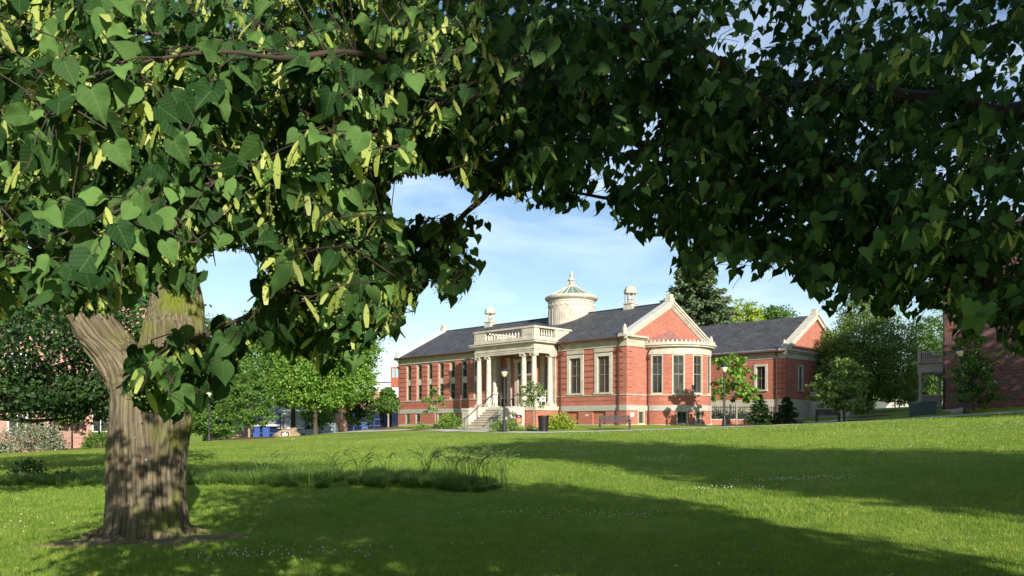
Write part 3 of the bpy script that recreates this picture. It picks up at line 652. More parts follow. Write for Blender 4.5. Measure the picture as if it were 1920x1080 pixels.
MB().tube([(-14, WV-.4, wr(-.38)-.07), (-WU+.1, WV-.4, wr(-.38)-.07)], .075).build('gutter', M['copper'], wing)
window(wing, Ow, FT, FN, wc, 2.8, 4.72, .8, -.1, 2, (.5,), surround=.2)
window(wing, Og, GT, GN, 2.57, 2.8, 4.72, .62, -.1, 1, (.5,), surround=.16)
dsp = MB(); dsp.tube([(-WU-.75, WV-.35, 5.95), (-WU-.75, WV-.1, 5.4), (-WU-.75, WV-.1, 1.6), (-WU-.75, WV-.16, 1.4), (-WU-.75, WV-.16, 0)], .05); dsp.build('downspout', M['copper'], wing)

# iron fence on a low brick wall in front of the wing
def pt2(px, Y): q = G(px, Y); return q
fa, fb = pt2(1322, 58.5), pt2(1460, 60.5)
fr_ = empty('iron_fence', fa, math.atan2(fb.y-fa.y, fb.x-fa.x), 'black iron picket fence on a low brick wall below the rear wing', 'fence')
ln = (fb-fa).length
MB().box(0, ln, -.15, .15, -.5, .35).build('low_wall', M['brick'], fr_); MB().box(-.03, ln+.03, -.19, .19, .35, .42).build('wall_cap', M['bluestone'], fr_)
MB().tube([(0, 0, 1.28), (ln, 0, 1.28)], .02, 4).tube([(0, 0, .55), (ln, 0, .55)], .02, 4).build('rail', M['black'], fr_)
pk = MB()
for k in range(int(ln/.16)): pk.tube([(k*.16+.02, 0, .42), (k*.16+.02, 0, 1.42)], .024, 4)
pk.build('pickets', M['black'], fr_)
for k in range(4): MB().box(ln*k/3-.04, ln*k/3+.04, -.04, .04, .42, 1.5).build('post', M['black'], fr_)
# ------------------------------------------------------------------ other buildings
def face_window(root, O, t, n, s, z0, z1, w_, mt, pane, fr=.1, bars=1):
    f = MB(); h = w_/2
    f.obox(O, t, n, s-h, s-h+fr, -.05, .06, z0, z1); f.obox(O, t, n, s+h-fr, s+h, -.05, .06, z0, z1); f.obox(O, t, n, s-h+fr, s+h-fr, -.05, .06, z1-fr, z1); f.obox(O, t, n, s-h-.06, s+h+.06, -.05, .12, z0-.08, z0)
    for k in range(bars): zz = z0+(z1-z0)*(k+1)/(bars+1); f.obox(O, t, n, s-h+fr, s+h-fr, -.05, .04, zz-.03, zz+.03)
    f.obox(O, t, n, s-.025, s+.025, -.05, .038, z0, z1-fr)
    W = f.build('window', mt, root); MB().obox(O, t, n, s-h+.02, s+h-.02, -.04, .02, z0, z1-.02).build('pane', pane, W)
M['bwin'] = mat('window_white', (.75,.76,.76), .5)
hall = empty('brick_hall', (-31.1, 62, E), RZ, 'pink-red brick hall with white windows at the left edge, behind the dark tree', 'building')
h = MB(); h.box(-12, 0, -9, 5, -3.5, 9.5); h.box(-12, -.9, -22, -9, -3.5, 9.5); h.box(-.02, .06, -9, 5, -1.05, -.9); h.box(-.3, .10, -3.9, -3.4, -3, 9.5); h.build('wall', M['brick_far'], hall)
for y in (-6.6, -1.0, 2.6):
    for z in (-.55, 3.2): face_window(hall, (0, 0), GT, GN, y, z, z+1.9, 1.25, M['bwin'], M['glass'])
for y in (-12, -16): face_window(hall, (-.9, 0), GT, GN, y, -.5, 1.9, 1.3, M['bwin'], M['glass'])
b = MB(); b.obox((0, 0), GT, GN, -8.6, -6.9, -.1, .05, -2.4, -1.4); b.build('basement_opening', M['glass'], hall)
b = MB(); b.obox((0, 0), GT, GN, -6.2, -4.9, -.1, .03, -1.75, -1.35); b.build('vent_slot', M['black'], hall)
b = MB()
for y in (-9.1, -13.9): b.tube([(.12-.0 if y == -9.1 else -.5, y, -3), (.12 if y == -9.1 else -.5, y, 6)], .2 if y != -9.1 else .12, 10)
b.build('column', M['bwin'], hall)
MB().prism([(-12.4, 9.5), (.5, 9.5), (-6, 13)], -22, 5.3).build('roof', M['slate'], hall)

# right brick house
rh = empty('brick_house', (27.2, 50, E), RZ, 'tall dark patterned brick building with a side porch at the right edge', 'building')
h = MB(); h.box(0, 24, 0, 14, .9, 12.0); h.box(-1.4, 0, 7.2, 13, .3, 5.9); h.build('wall', M['brick_dark'], rh)
h = MB(); h.box(-.05, 24.05, -.05, 14, -1.5, .9); h.build('foundation', M['concrete'], rh)
h = MB(); h.box(-.2, 24.2, -.2, 14.2, 12.0, 12.3); h.build('roof', M['slate'], rh)
h = MB(); h.prism([(-1.9, 5.7), (0, 5.7), (0, 7.6), (-.9, 7.6)], 6.8, 13.4); h.build('lean_to_roof', M['slate'], rh)
M['taupe'] = mat('taupe_paint', (.36,.31,.26), .7, (.30,.26,.22), 3)
PR = MB(); PR.box(-2.45, -.02, 2.8, 7, 3.45, 4.1); PR.box(-2.7, -.02, 2.6, 7.1, 4.1, 4.2); PR.box(-2.4, -.02, 2.9, 7, 1.1, 1.3)
PRo = PR.build('porch', M['taupe'], rh)
def post(x, y, z0, z1, r=.09): return MB().box(x-r, x+r, y-r, y+r, z0, z1).box(x-r-.04, x+r+.04, y-r-.04, y+r+.04, z1-.15, z1).box(x-r-.03, x+r+.03, y-r-.03, y+r+.03, z0, z0+.5).build('porch_post', M['taupe'], PRo)
for x, y in ((-2.3, 2.95), (-2.3, 6.8), (-.2, 2.95)): post(x, y, 1.3, 3.45)
for z0, z1 in ((4.2, 4.85), (1.3, 1.95)):
    rl = MB()
    rl.box(-2.4, -.05, 2.88, 2.98, z1-.07, z1); rl.box(-2.4, -.05, 2.88, 2.98, z0+.08, z0+.13); rl.box(-2.4, -2.3, 2.98, 7, z1-.07, z1)
    for k in range(18): rl.box(-2.3+k*.13, -2.25+k*.13, 2.9, 2.95, z0+.1, z1-.07)
    for k in range(26): rl.box(-2.37, -2.33, 3.1+k*.15, 3.15+k*.15, z0+.1, z1-.07)
    if z0 > 3: rl.box(-2.45, -2.25, 2.83, 3.03, 4.2, 4.98)
    rl.build('railing', M['taupe'], PRo)
ar = MB()
pts = [(-2.2+1.1*(1-math.cos(t)), 2.35+1.05*math.sin(t)) for t in np.linspace(0, math.pi/2, 8)]
ar.tube([(x, 2.95, z) for x, z in pts], .05, 6)
ar.tube([(-1.1+1.0*math.sin(t), 2.95, 2.35+1.05*math.cos(t)) for t in np.linspace(0, math.pi/2, 8)], .05, 6); ar.build('porch_arch', M['taupe'], PRo)
MB().tube([(.05, -.1, .9), (.05, -.1, 12)], .06).build('downspout', M['black'], rh)

# athletic centre
M['blue'] = mat('blue_paint', (.03,.075,.27), .5); M['bglass'] = mat('blue_glass', (.012,.022,.06), .1, (.01,.015,.03), 1, spec=.7)
M['corr'] = brickmat('grey_block', (.30,.31,.33), (.26,.27,.29), (.18,.19,.2), bw=2.4, bh=.26, ms=.03, contrast=.12)
M['orange'] = mat('orange_panel', (.36,.085,.035), .7)
ax = lambda px, Y=110: (px-960)/F*Y
azz = lambda py, Y=110: (HOR-py)/F*Y
ac_ = empty('sports_centre', (0, 110, E), 0, 'long low modern building with grey block bays, blue columns and brick, beyond the lawn left', 'building')
h = MB(); h.box(ax(380), ax(628), .3, 14, -6, azz(735)); h.build('block_wall', M['corr'], ac_)
h = MB(); h.box(ax(628), ax(650.2), 0, 14, -6, azz(733)); h.box(ax(650.2), ax(760), .4, 14, azz(771), azz(734)); h.box(ax(618), ax(628)-.02, -.2, .5, -6, azz(799)); h.build('brick_wall', M['brick_far'], ac_); MB().box(ax(385), ax(475.8), -.3, .2, -6, azz(805)).build('low_brick_wall', M['brick_far'], ac_)
MB().box(ax(650.2), ax(760), .6, 10, -6, azz(771)).build('glazing', M['bglass'], ac_); MB().box(ax(476), ax(524), -1.2, .2, -6, azz(799)).build('glazing', M['bglass'], ac_)
h = MB()
for px in (548, 574, 602, 521): h.box(ax(px)-.18, ax(px)+.18, .1, .4, -6, azz(736))
for px in (487, 505, 683, 662, 700, 722, 740): h.box(ax(px)-(.45 if px in (487, 505, 683) else .08), ax(px)+(.45 if px in (487, 505, 683) else .08), -1.5 if px < 600 else .3, -1.2 if px < 600 else .6, -6, azz(800 if px < 600 else 771))
for py in (786, 798): h.box(ax(650.5), ax(760), .45, .6, azz(py)-.07, azz(py)+.07)
h.box(ax(476), ax(524), -1.4, -1.2, azz(812)-.07, azz(812)+.07); h.build('column', M['blue'], ac_)
h = MB(); h.box(ax(475), ax(526), -1.8, .2, azz(799), azz(796)); h.box(ax(520), ax(606), -.2, .29, azz(804), azz(802)); h.box(ax(520), ax(628), .05, .29, azz(771), azz(769)); h.box(ax(650.4), ax(770), 2, 12, azz(734), azz(716)); h.build('white_trim', M['bwin'], ac_)
h = MB(); h.box(ax(650.3), ax(770), 1.8, 12.2, azz(716), azz(715)); h.box(ax(650.3), ax(760), 1.9, 2.1, azz(735), azz(733)); h.build('blue_trim', M['blue'], ac_)
ot = empty('orange_tower', (ax(752, 104), 104, E), 0, 'orange panelled stair tower with pale blue windows at the library left corner', 'tower')
MB().box(-1.35, 1.6, 0, 3, azz(726, 104), azz(688, 104)).build('wall', M['orange'], ot); MB().box(-1.3, 1.6, .05, 3, azz(745, 104), azz(726, 104)-.002).build('white_band', M['bwin'], ot); MB().box(-1.2, 1.6, .1, 3, -6, azz(745, 104)-.002).build('base', M['bglass'], ot)
M['ltblue'] = mat('pale_glass', (.30,.45,.52), .2)
for x in (-1.0, -.55): MB().box(x-.16, x+.16, -.04, .0, azz(708, 104), azz(691, 104)).build('window', M['ltblue'], ot)

fhx = P(1680, 770, 115)
fh = empty('distant_house', (fhx.x, 115, E), .3, 'distant grey-roofed house with a brick chimney seen under the big right tree', 'house')
MB().box(-2.6, 2.6, 0, 5, -1, 1.6).build('wall', M['bark_pale'], fh); MB().prism([(-3, 1.5), (3, 1.5), (1.2, 3.6), (-1.0, 3.6)], -.4, 5.4).build('roof', M['bluestone'], fh); MB().box(.9, 1.4, 1, 1.6, 2, 4.9).build('chimney', M['brick_far'], fh)

# ------------------------------------------------------------------ street furniture
def lamp(px, Y, h_, label, globe=False, lean=0, r=.055):
    g_ = G(px, Y); root = empty('street_lamp', g_-Vector((0, 0, .03)), 0, label, 'street lamp', 'black post lamps along the campus paths'); root.rotation_euler = (0, lean, 0)
    p = MB(); p.lathe([(.0, 0), (.2, 0), (.2, .06), (.15, .1), (.14, .35), (.1, .45), (.085, .7), (.095, .74), (r+.01, .8), (r, h_-1.0), (r+.03, h_-.98), (r+.03, h_-.93), (r-.01, h_-.9), (.05, h_-.72), (.11, h_-.68), (.11, h_-.64), (0, h_-.64)], n=14); p.build('pole', M['black'], root, smooth=False)
    if globe: MB().lathe([(0, h_-.64), (.12, h_-.63), (.2, h_-.45), (.2, h_-.3), (.1, h_-.15), (0, h_-.12)], n=14).build('globe', M['globe'], root, smooth=True)
    else:
        MB().lathe([(0, h_-.64), (.11, h_-.63), (.2, h_-.38), (.205, h_-.3), (0, h_-.3)], n=14).build('globe', M['globe'], root, smooth=True)
        MB().lathe([(.23, h_-.31), (.23, h_-.28), (.17, h_-.17), (.07, h_-.09), (.03, h_-.06), (.035, h_-.03), (0, h_)], n=14).build('cap', M['black'], root)
        MB().lathe([(.23, h_-.31), (0, h_-.3)], n=14).build('rim', M['black'], root)
lamp(945.5, 49.3, 4.1, 'black post lamp in front of the stone steps and portico')
lamp(1358, 49, 4.0, 'black post lamp in front of the round brick bay, beside the young tree')
lamp(1812, 46, 4.0, 'slightly leaning black post lamp in front of the dark brick wall', lean=-.1)
lamp(392, 63.5, 4.2, 'black post lamp just right of the big trunk, below green trees')
lamp(525.5, 86, 3.8, 'taller of the two globe lamps left of the boulder sign', True); lamp(531, 92, 3.7, 'shorter of the two globe lamps beside the boulder sign', True)
lamp(699.5, 82, 3.9, 'globe lamp in front of the blue glass, near the library left corner', True)
lamp(97, 57.5, 4.4, 'thick grey post lamp beside the white flowering shrub at far left', r=.1)

g_ = G(1019, 48.5); tr = empty('litter_bin', g_, 0, 'round black slatted litter bin beside the path in front of the portico', 'litter bin')
b = MB(); b.lathe([(0, 0), (.24, 0), (.24, .06), (.27, .1), (.30, .86), (0, .86)], n=20); b.build('liner', M['black'], tr)
b = MB()
for k in range(26):
    t = 2*math.pi*k/26; b.tube([(.275*math.cos(t), .275*math.sin(t), .06), (.285*math.cos(t), .285*math.sin(t), .5), (.325*math.cos(t), .325*math.sin(t), .93)], .018, 4)
b.build('slats', M['black'], tr)
b = MB(); b.lathe([(.29, .9), (.36, .92), (.36, .97), (.29, .98)], n=24); b.lathe([(.27, .05), (.30, .06), (.30, .12), (.27, .12)], n=24); b.build('rim', M['black'], tr)
def bench(px, Y, rz, label, w_=1.85):
    g_ = G(px, Y); r = empty('park_bench', g_, rz, label, 'bench', 'black metal benches'); h = w_/2
    s_ = MB()
    for k in range(6): s_.box(-h+.05, h-.05, -.28+.09*k, -.22+.09*k, .42, .445)
    s_.build('seat', M['black'], r); b = MB(); b.box(-h, h, .25, .29, .84, .89); b.box(-h, h, .23, .27, .48, .52)
    for k in range(34): x = -h+.04+(w_-.08)*k/33; b.box(x-.018, x+.018, .245, .265, .5, .86)
    b.build('backrest', M['black'], r)
    for s in (-1, 1):
        l_ = MB(); l_.box(s*h-.035, s*h+.035, -.3, -.23, 0, .62); l_.box(s*h-.035, s*h+.035, .22, .29, 0, .88); l_.box(s*h-.03, s*h+.03, -.34, .26, .60, .65); l_.box(s*h-.03, s*h+.03, -.23, .22, .36, .42); l_.build('leg', M['black'], r)
bench(1153, 49.6, 0, 'black slatted metal bench on the grass in front of the library windows')
bench(1552, 56.5, 2.6, 'small dark bench by the path in front of the rear wing', 1.5)
g_ = G(1702, 48); M['green_m'] = mat('green_enamel', (.015,.045,.04), .5)
ub = empty('utility_box', g_+Vector((.1, 0, -.1)), -.45, 'large dark green electrical cabinet on the grass by the right path', 'utility box')
MB().box(0, 1.45, 0, 1.3, 0, .95).build('cabinet', M['green_m'], ub, bevel=.02); MB().box(-.04, 1.49, -.04, 1.34, .95, 1.02).build('lid', M['green_m'], ub)
b = MB(); b.box(.72, .725, -.012, -.001, .05, .93); b.box(.8, .95, -.02, -.001, .62, .72); b.build('door_seam', M['black'], ub)
MB().box(1.452, 1.456, .45, .52, .6, .78).box(1.452, 1.456, .6, .67, .6, .78).build('white_marks', M['white'], ub)
# purple and orange sign
g_ = G(973, 52); sg_ = empty('information_sign', g_, -.25, 'small sign with navy arched top and orange lower panel beside the steps', 'sign')
MB().box(-.24, -.17, -.03, .03, 0, 1.0).build('post', M['black'], sg_)
M['navy'] = mat('navy', (.02,.02,.09), .5); M['orange2'] = mat('orange', (.75,.13,.03), .5)
poly = [(-.17, .82), (.22, .82), (.22, .9)]+[(.22-.39*k/6, .9+.12*math.sin(math.pi*(.3+.5*k/6))) for k in range(1, 6)]+[(-.17, .98)]
MB().prism(poly, -.02, .02).build('sign_top', M['navy'], sg_); MB().box(-.17, .22, -.02, .02, .46, .819).build('sign_panel', M['orange2'], sg_)
b = MB()
for k, (x, z, ww) in enumerate(((-.06, .88, .12), (-.02, .92, .05), (-.1, .70, .25), (-.12, .62, .28), (-.1, .55, .2))): b.box(x, x+ww, -.026, -.0205, z, z+.022)
b.build('lettering', M['white'], sg_)
# boulder with plaque
g_ = G(537, 73); bo = empty('boulder_sign', g_, 0, 'tan boulder with a brown plaque bearing a white emblem, left of the van', 'boulder')
b = MB(); vs = []; n_ = 26
for j in range(9):
    for k in range(n_):
        t = 2*math.pi*k/n_; ph = j/8*math.pi/2; rr = math.cos(ph); x = 1.25*rr*math.cos(t); y = .6*rr*math.sin(t); z = .82*math.sin(ph)**.8*(1+.25*(x/1.2)-.2*(x < -.4)*abs(x))
        nn_ = 1+.34*noise.noise(Vector((x*1.5, y*1.5, z*2))); vs.append((x*nn_, y*nn_, z*nn_-.05))
fs = [(j*n_+k, j*n_+(k+1) % n_, (j+1)*n_+(k+1) % n_, (j+1)*n_+k) for j in range(8) for k in range(n_)]
b.add(vs, fs); b.build('stone', M['rock'], bo)
MB().box(-.42, .52, -.66, -.55, .06, .60).build('plaque_frame', M['concrete'], bo); MB().box(-.36, .46, -.68, -.655, .1, .56).build('plaque', M['wood'], bo)
b = MB()
for x, z, r in ((-.12, .3, .09), (.05, .4, .09), (.22, .3, .09), (.05, .24, .07)): b.tube([(x, -.69, z), (x, -.68, z)], r, 8)
b.box(-.2, .3, -.69, -.681, .16, .2); b.build('emblem', M['white'], bo)
# van
g_ = G(595, 95); M['silver'] = mat('silver_paint', (.50,.55,.60), .35, (.46,.51,.56), .5, metal=.1, spec=.5); M['vglass'] = mat('van_glass', (.06,.12,.12), .08, spec=.7)
van = empty('van', Vector((P(595, 0, 95).x, 95, E-1.8)), -.12, 'silver van with roof rack and light bar parked behind the boulder and tree', 'van')
prof = [(-2.15, .35), (-2.2, .75), (-2.1, 1.0), (-1.45, 1.15), (-.75, 1.80), (-.4, 1.9), (2.0, 1.92), (2.12, 1.8), (2.2, 1.1), (2.2, .35)]
MB().prism(prof, -.88, .88).build('body', M['silver'], van, bevel=.06)
MB().prism([(-1.36, 1.2), (-.78, 1.72), (-.55, 1.74), (-.45, 1.2)], -.9, -.885).build('side_window', M['black'], van)
MB().prism([(-.38, 1.2), (-.45, 1.76), (.25, 1.78), (.25, 1.2)], -.9, -.885).build('side_window', M['black'], van)
MB().add([(-1.47, -.78, 1.18), (-1.47, .78, 1.18), (-.84, .7, 1.76), (-.84, -.7, 1.76)], [(0, 1, 2, 3)]).build('windscreen', M['vglass'], van)
for x in (-1.4, 1.4):
    for y in (-.8, .8):
        W = MB().tube([(x, y-.1, .33), (x, y+.1, .33)], .33, 18).build('wheel', M['black'], van); MB().tube([(x, y-.11, .33), (x, y+.11, .33)], .18, 12).build('rim', M['coping'], W)
b = MB()
for y in (-.7, .7): b.tube([(-.5, y, 2.1), (1.7, y, 2.1), (1.9, y, 1.95)], .025, 5)
for x in (-.4, .3, 1.0, 1.7): b.tube([(x, -.7, 1.92), (x, -.7, 2.1), (x, .7, 2.1), (x, .7, 1.92)], .02, 5)
b.build('roof_rack', M['black'], van); MB().box(-.9, -.75, -.5, -.35, 1.9, 2.08).build('beacon', M['orange2'], van); MB().box(-.62, .1, -.5, .5, 1.95, 2.06).build('light_bar', M['vglass'], van)
MB().tube([(.95, -.895, 1.25), (.95, -.886, 1.25)], .17, 12).build('door_emblem', M['navy'], van)
g_ = G(350, 60); MB().box(-.22, .22, -.22, .22, -.2, 1.75).box(-.26, .26, -.26, .26, 1.75, 1.85).prism([(-.26, 1.85), (.26, 1.85), (0, 2.0)], -.26, .26)
sp = MB().box(-.22, .22, -.22, .22, -.2, 1.6).prism([(-.27, 1.6), (.27, 1.6), (.2, 1.75), (-.2, 1.75)], -.25, .25).build('gate_pillar', mat('mossy_stone', (.30,.30,.18), .95, (.2,.2,.12), 5, .01), None, loc=g_, bevel=.03); tag(sp, 'short mossy stone pillar just right of the big trunk', 'stone pillar')

def rockm(name, px, Y, sx, sy, sz, label, cat='rock', group=None, seed=0):
    b = MB(); vs = []; n_ = 12
    for j in range(6):
        for k in range(n_):
            t = 2*math.pi*k/n_; ph = (j/5-.1)*math.pi/2; q = Vector((math.cos(ph)*math.cos(t), math.cos(ph)*math.sin(t), math.sin(ph))); q *= 1+.4*noise.noise(q*1.7+Vector((seed*3.3,)*3)); vs.append((q.x*sx, q.y*sy, q.z*sz))
    b.add(vs, [(j*n_+k, j*n_+(k+1) % n_, (j+1)*n_+(k+1) % n_, (j+1)*n_+k) for j in range(5) for k in range(n_)]+[tuple(5*n_+k for k in range(n_))])
    return tag(b.build(name, M['concrete'], None, loc=G(px, Y)), label, cat, group)
rockm('rock', 497, 20.3, .21, .15, .14, 'pale rock half hidden at the front edge of the tall grasses')
for k, (px, Y) in enumerate(((1776, 49), (1784, 48.4), (1790, 48.8), (1797, 48.2), (1802, 48.7), (1789, 47.6), (1796, 47.4))): rockm('rock', px, Y, .22, .2, .14, 'small grey stone in the loose row at the foot of the dark brick wall', 'rock', 'stones by the dark brick wall', k)
# ------------------------------------------------------------------ foliage
def norm(a): return a/np.maximum(np.linalg.norm(a, axis=1, keepdims=True), 1e-9)
LEAFT = np.array([(0,.08,0),(-.25,-.03,.08),(-.47,.18,.13),(-.45,.45,.10),(-.24,.76,.03),(.03,1.14,-.12),(.21,.78,.03),(.42,.48,.10),(.50,.22,.14),(.28,-.05,.08),(0,.4,0),(.01,.74,-.02)], float)
LEAFF = np.array([(0,10,1),(1,10,2),(2,10,3),(3,10,11),(3,11,4),(4,11,5),(0,9,10),(9,8,10),(8,7,10),(7,11,10),(7,6,11),(6,5,11)])
def _leafhi():
    O = [(0,.08),(.10,-.03),(.22,-.06),(.34,-.01),(.44,.10),(.49,.24),(.48,.38),(.43,.52),(.34,.66),(.24,.79),(.15,.90),(.08,1.0),(.03,1.09),(0,1.18)]
    V = []; Fc = []
    n = len(O)
    for x, y in O: V.append((0, min(max(y, .08), 1.17), -.10*y*y))
    for sg in (1, -1):
        b = len(V)
        for i, (x, y) in enumerate(O):
            xx = sg*x*(1 if sg > 0 else .93); V.append((xx*.5, (y+max(y, .08))/2, .10*x-.10*y*y+.015*math.sin(9*y))); V.append((xx, y, .15*x-.10*y*y+.035*math.sin(11*y+sg)))
        for i in range(n-1):
            a, c, d, e_, f_, g_ = i, i+1, b+2*i, b+2*i+2, b+2*i+1, b+2*i+3
            q = [(a, d, e_), (a, e_, c), (d, f_, g_), (d, g_, e_)]; Fc += q if sg < 0 else [t[::-1] for t in q]
    return np.array(V, float), np.array(Fc)
LEAFH, LEAFHF = _leafhi()
SIMT = np.array([(0,0,0),(-.34,.45,.10),(0,1,-.05),(.34,.45,.10)], float); SIMF = np.array([(0,2,1),(0,3,2)])
t_ = np.linspace(0, 2*math.pi, 11)[:-1]+math.pi/2
MAPT = np.array([(0,0,0)]+[(math.cos(a)*r*.62, .5+math.sin(a)*r*.55, .06*(r > .7)) for a, r in zip(np.linspace(-1.15, math.pi+1.15, 11), (.75,.55,.95,.5,1.0,.6,1.0,.5,.95,.55,.75))], float)
MAPF = np.array([(0, i, i+1) for i in range(1, 11)])
STRT = np.array([(-.02,0,0),(.02,0,0),(-.10,.25,.02),(.10,.25,.02),(-.115,.6,.06),(.115,.6,.06),(-.06,.95,.02),(.06,.95,.02)], float)*np.array([1,1,1.])
STRF = np.array([(0,1,3),(0,3,2),(2,3,5),(2,5,4),(4,5,7),(4,7,6)])
BLDT = np.array([(-.5,0,0),(.5,0,0),(.25,.6,.0),(0,1,.0),(-.25,.6,0)], float); BLDF = np.array([(0,1,2),(0,2,4),(4,2,3)])
def inst(pos, ax_, nr, size, T, Fc, width=None, zs=None):
    ax_ = norm(ax_); nr = norm(nr-ax_*(nr*ax_).sum(1, keepdims=True)); sd = np.cross(ax_, nr)
    wd = size if width is None else width
    zz = size if zs is None else size*zs
    V = pos[:, None]+T[None, :, 0, None]*sd[:, None]*wd[:, None, None]+T[None, :, 1, None]*ax_[:, None]*size[:, None, None]+T[None, :, 2, None]*nr[:, None]*zz[:, None, None]
    Fq = Fc[None]+(np.arange(len(pos))*len(T))[:, None, None]
    return V.reshape(-1, 3), Fq.reshape(-1, 3)
def crown_pts(blobs, n, rng, cl=.14, shell=.55, per=26):
    vol = np.array([(b[3]*b[4]*b[5])**.72 for b in blobs]); nc = max(6, n//per); ch = rng.choice(len(blobs), nc, p=vol/vol.sum())
    B = np.array(blobs)[ch]; d = norm(rng.normal(size=(nc, 3))); rad = (shell**3+(1-shell**3)*rng.random(nc))**(1/3)*(1+.10*rng.normal(size=nc))
    C = B[:, :3]+d*B[:, 3:]*rad[:, None]
    r_ = B[:, 3:].mean(1)*cl*(.6+.8*rng.random(nc))
    k = rng.integers(0, nc, n); q = np.clip(rng.normal(size=(n, 3)), -1.7, 1.7)*np.array([1, 1, .62]); pos = C[k]+q*r_[k][:, None]
    outw = norm(pos-B[k, :3]); return pos, outw, C
def bgtree(name, px, Y, blobs, trunk_r, n, size, m, label, seed, bark=None, cat='tree', group=None, limbs=7, tmpl=0, shell=.55, base=None, cl=.115, per=34, trunk_top=None, pos=None):
    """blobs: (px, py, dY, r_px, r_py_px, rY m) crown ellipsoids measured at distance Y"""
    rng = np.random.default_rng(seed); g_ = G(px, Y) if pos is None else Vector(pos); s = Y/F
    root = empty(name, g_, 0, label, cat, group); bl = []
    for b in blobs:
        c = P(b[0], b[1], Y)+Vector((0, b[2], 0))-g_; bl.append((c.x, c.y, c.z, b[3]*s, b[5], b[4]*s))
    p, o_, C = crown_pts(bl, n, rng, cl, shell, per)
    k = p[:, 2] > .15; p, o_ = p[k], o_[k]
    nr = o_*.7+np.array([0, 0, .6])+rng.normal(size=p.shape)*.55; ax_ = rng.normal(size=p.shape)+np.array([0, 0, -.5])
    T, Fc = ((SIMT, SIMF), (MAPT, MAPF), (LEAFT, LEAFF))[tmpl]
    V, Fq = inst(p, ax_, nr, size*(.65+.7*rng.random(len(p))), T, Fc); arr_obj('crown', V, Fq, m, root)
    if trunk_r:
        mb = MB(); top = max(b[2] for b in bl) if trunk_top is None else trunk_top; low = min(b[2]-b[5]*.6 for b in bl); low = max(low, .8)
        cxm = np.mean([b[0] for b in bl]); cym = np.mean([b[1] for b in bl])
        mb.tube([(0, 0, -.2), (0, 0, .15), (0, 0, low*.6), (cxm*.2, cym*.2, low), (cxm*.7, cym*.7, (low+top)/2), (cxm, cym, top)], [trunk_r*1.5, trunk_r*1.05, trunk_r*.9, trunk_r*.8, trunk_r*.5, trunk_r*.15], 9)
        for i in rng.choice(len(C), min(limbs, len(C)), replace=False):
            e_ = Vector(C[i]); z0 = low+(e_.z-low)*.25*rng.random(); z0 = min(z0, top*.8); st_ = Vector((cxm*.2, cym*.2, max(z0, low*.85)))
            mid = st_.lerp(e_, .5)+Vector((0, 0, -.06*(e_-st_).length)); mb.tube([st_, mid, e_], [trunk_r*.42, trunk_r*.25, trunk_r*.06], 5)
        mb.build('trunk', bark or M['bark'], root)
    return root
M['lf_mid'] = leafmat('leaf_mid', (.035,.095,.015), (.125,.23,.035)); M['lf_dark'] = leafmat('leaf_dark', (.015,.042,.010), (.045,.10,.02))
M['lf_lime'] = leafmat('leaf_lime', (.16,.25,.02), (.27,.36,.035)); M['lf_bright'] = leafmat('leaf_bright', (.07,.17,.02), (.20,.33,.045))
M['lf_olive'] = leafmat('leaf_olive', (.08,.15,.028), (.21,.30,.065)); M['lf_spruce'] = leafmat('needle', (.022,.045,.022), (.05,.08,.035), .1)
M['lf_pale'] = leafmat('leaf_pale', (.12,.19,.06), (.24,.30,.12)); M['lf_white'] = leafmat('flowering_leaf', (.05,.10,.025), (.36,.37,.28), .15)
T_ = bgtree
T_('large_tree', 591, 72, [(600,680,0,85,72,4),(640,645,1,60,45,3.5),(560,715,0,60,35,3),(600,745,0,80,22,3.2),(665,720,0,42,32,2.5)], .2, 45000, 0.224, M['lf_bright'], 'broad green tree with a pale-based trunk standing in front of the silver van', 11, group='trees beyond the lawn')
T_('large_tree', 550, 76, [(545,680,0,60,55,3),(520,725,0,55,35,3),(570,725,0,40,30,3)], .22, 19500, 0.224, M['lf_mid'], 'dark-trunked tree between the pale-trunked young tree and the broad tree', 12, group='trees beyond the lawn')
T_('large_tree', 640, 92, [(655,650,0,50,48,4),(640,690,0,60,40,4),(600,620,0,60,40,4)], .12, 24000, 0.269, M['lf_mid'], 'tall tree rising behind the broad tree, left of the library', 13, group='trees beyond the lawn')
T_('large_tree', 385, 86, [(390,660,0,60,60,4),(370,740,0,55,50,4),(420,720,0,50,60,4),(400,790,0,50,30,4)], .3, 30000, 0.269, M['lf_mid'], 'dense tree rising just right of the big trunk, behind the black lamp', 14, group='trees beyond the lawn')
T_('large_tree', 470, 98, [(470,680,0,60,45,4),(500,620,0,50,40,4),(450,720,0,40,35,4)], .3, 18000, 0.291, M['lf_mid'], 'tree farther behind the pale-trunked young tree', 15, group='trees beyond the lawn')
T_('young_tree', 467, 64.5, [(462,745,0,50,38,2),(460,705,0,34,28,1.6),(480,780,0,40,16,1.6)], .09, 10500, 0.179, M['lf_mid'], 'young tree with straight pale trunk in a mulch ring, left of the boulder', 16, M['bark_pale'], group='young trees')
T_('young_tree', 600, 88, [(600,775,0,32,22,2)], .08, 3300, 0.224, M['lf_bright'], 'small bright green tree behind the van and broad trunk', 17, M['bark_pale'], group='young trees')
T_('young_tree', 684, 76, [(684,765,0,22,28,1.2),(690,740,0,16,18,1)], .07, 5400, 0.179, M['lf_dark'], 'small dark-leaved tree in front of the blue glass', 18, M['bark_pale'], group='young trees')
T_('young_tree', 661, 78, [(660,775,0,14,30,.9)], .05, 1500, 0.202, M['lf_olive'], 'sparse sapling at the lawn edge right of the van', 19, M['bark_pale'], group='young trees', limbs=10)
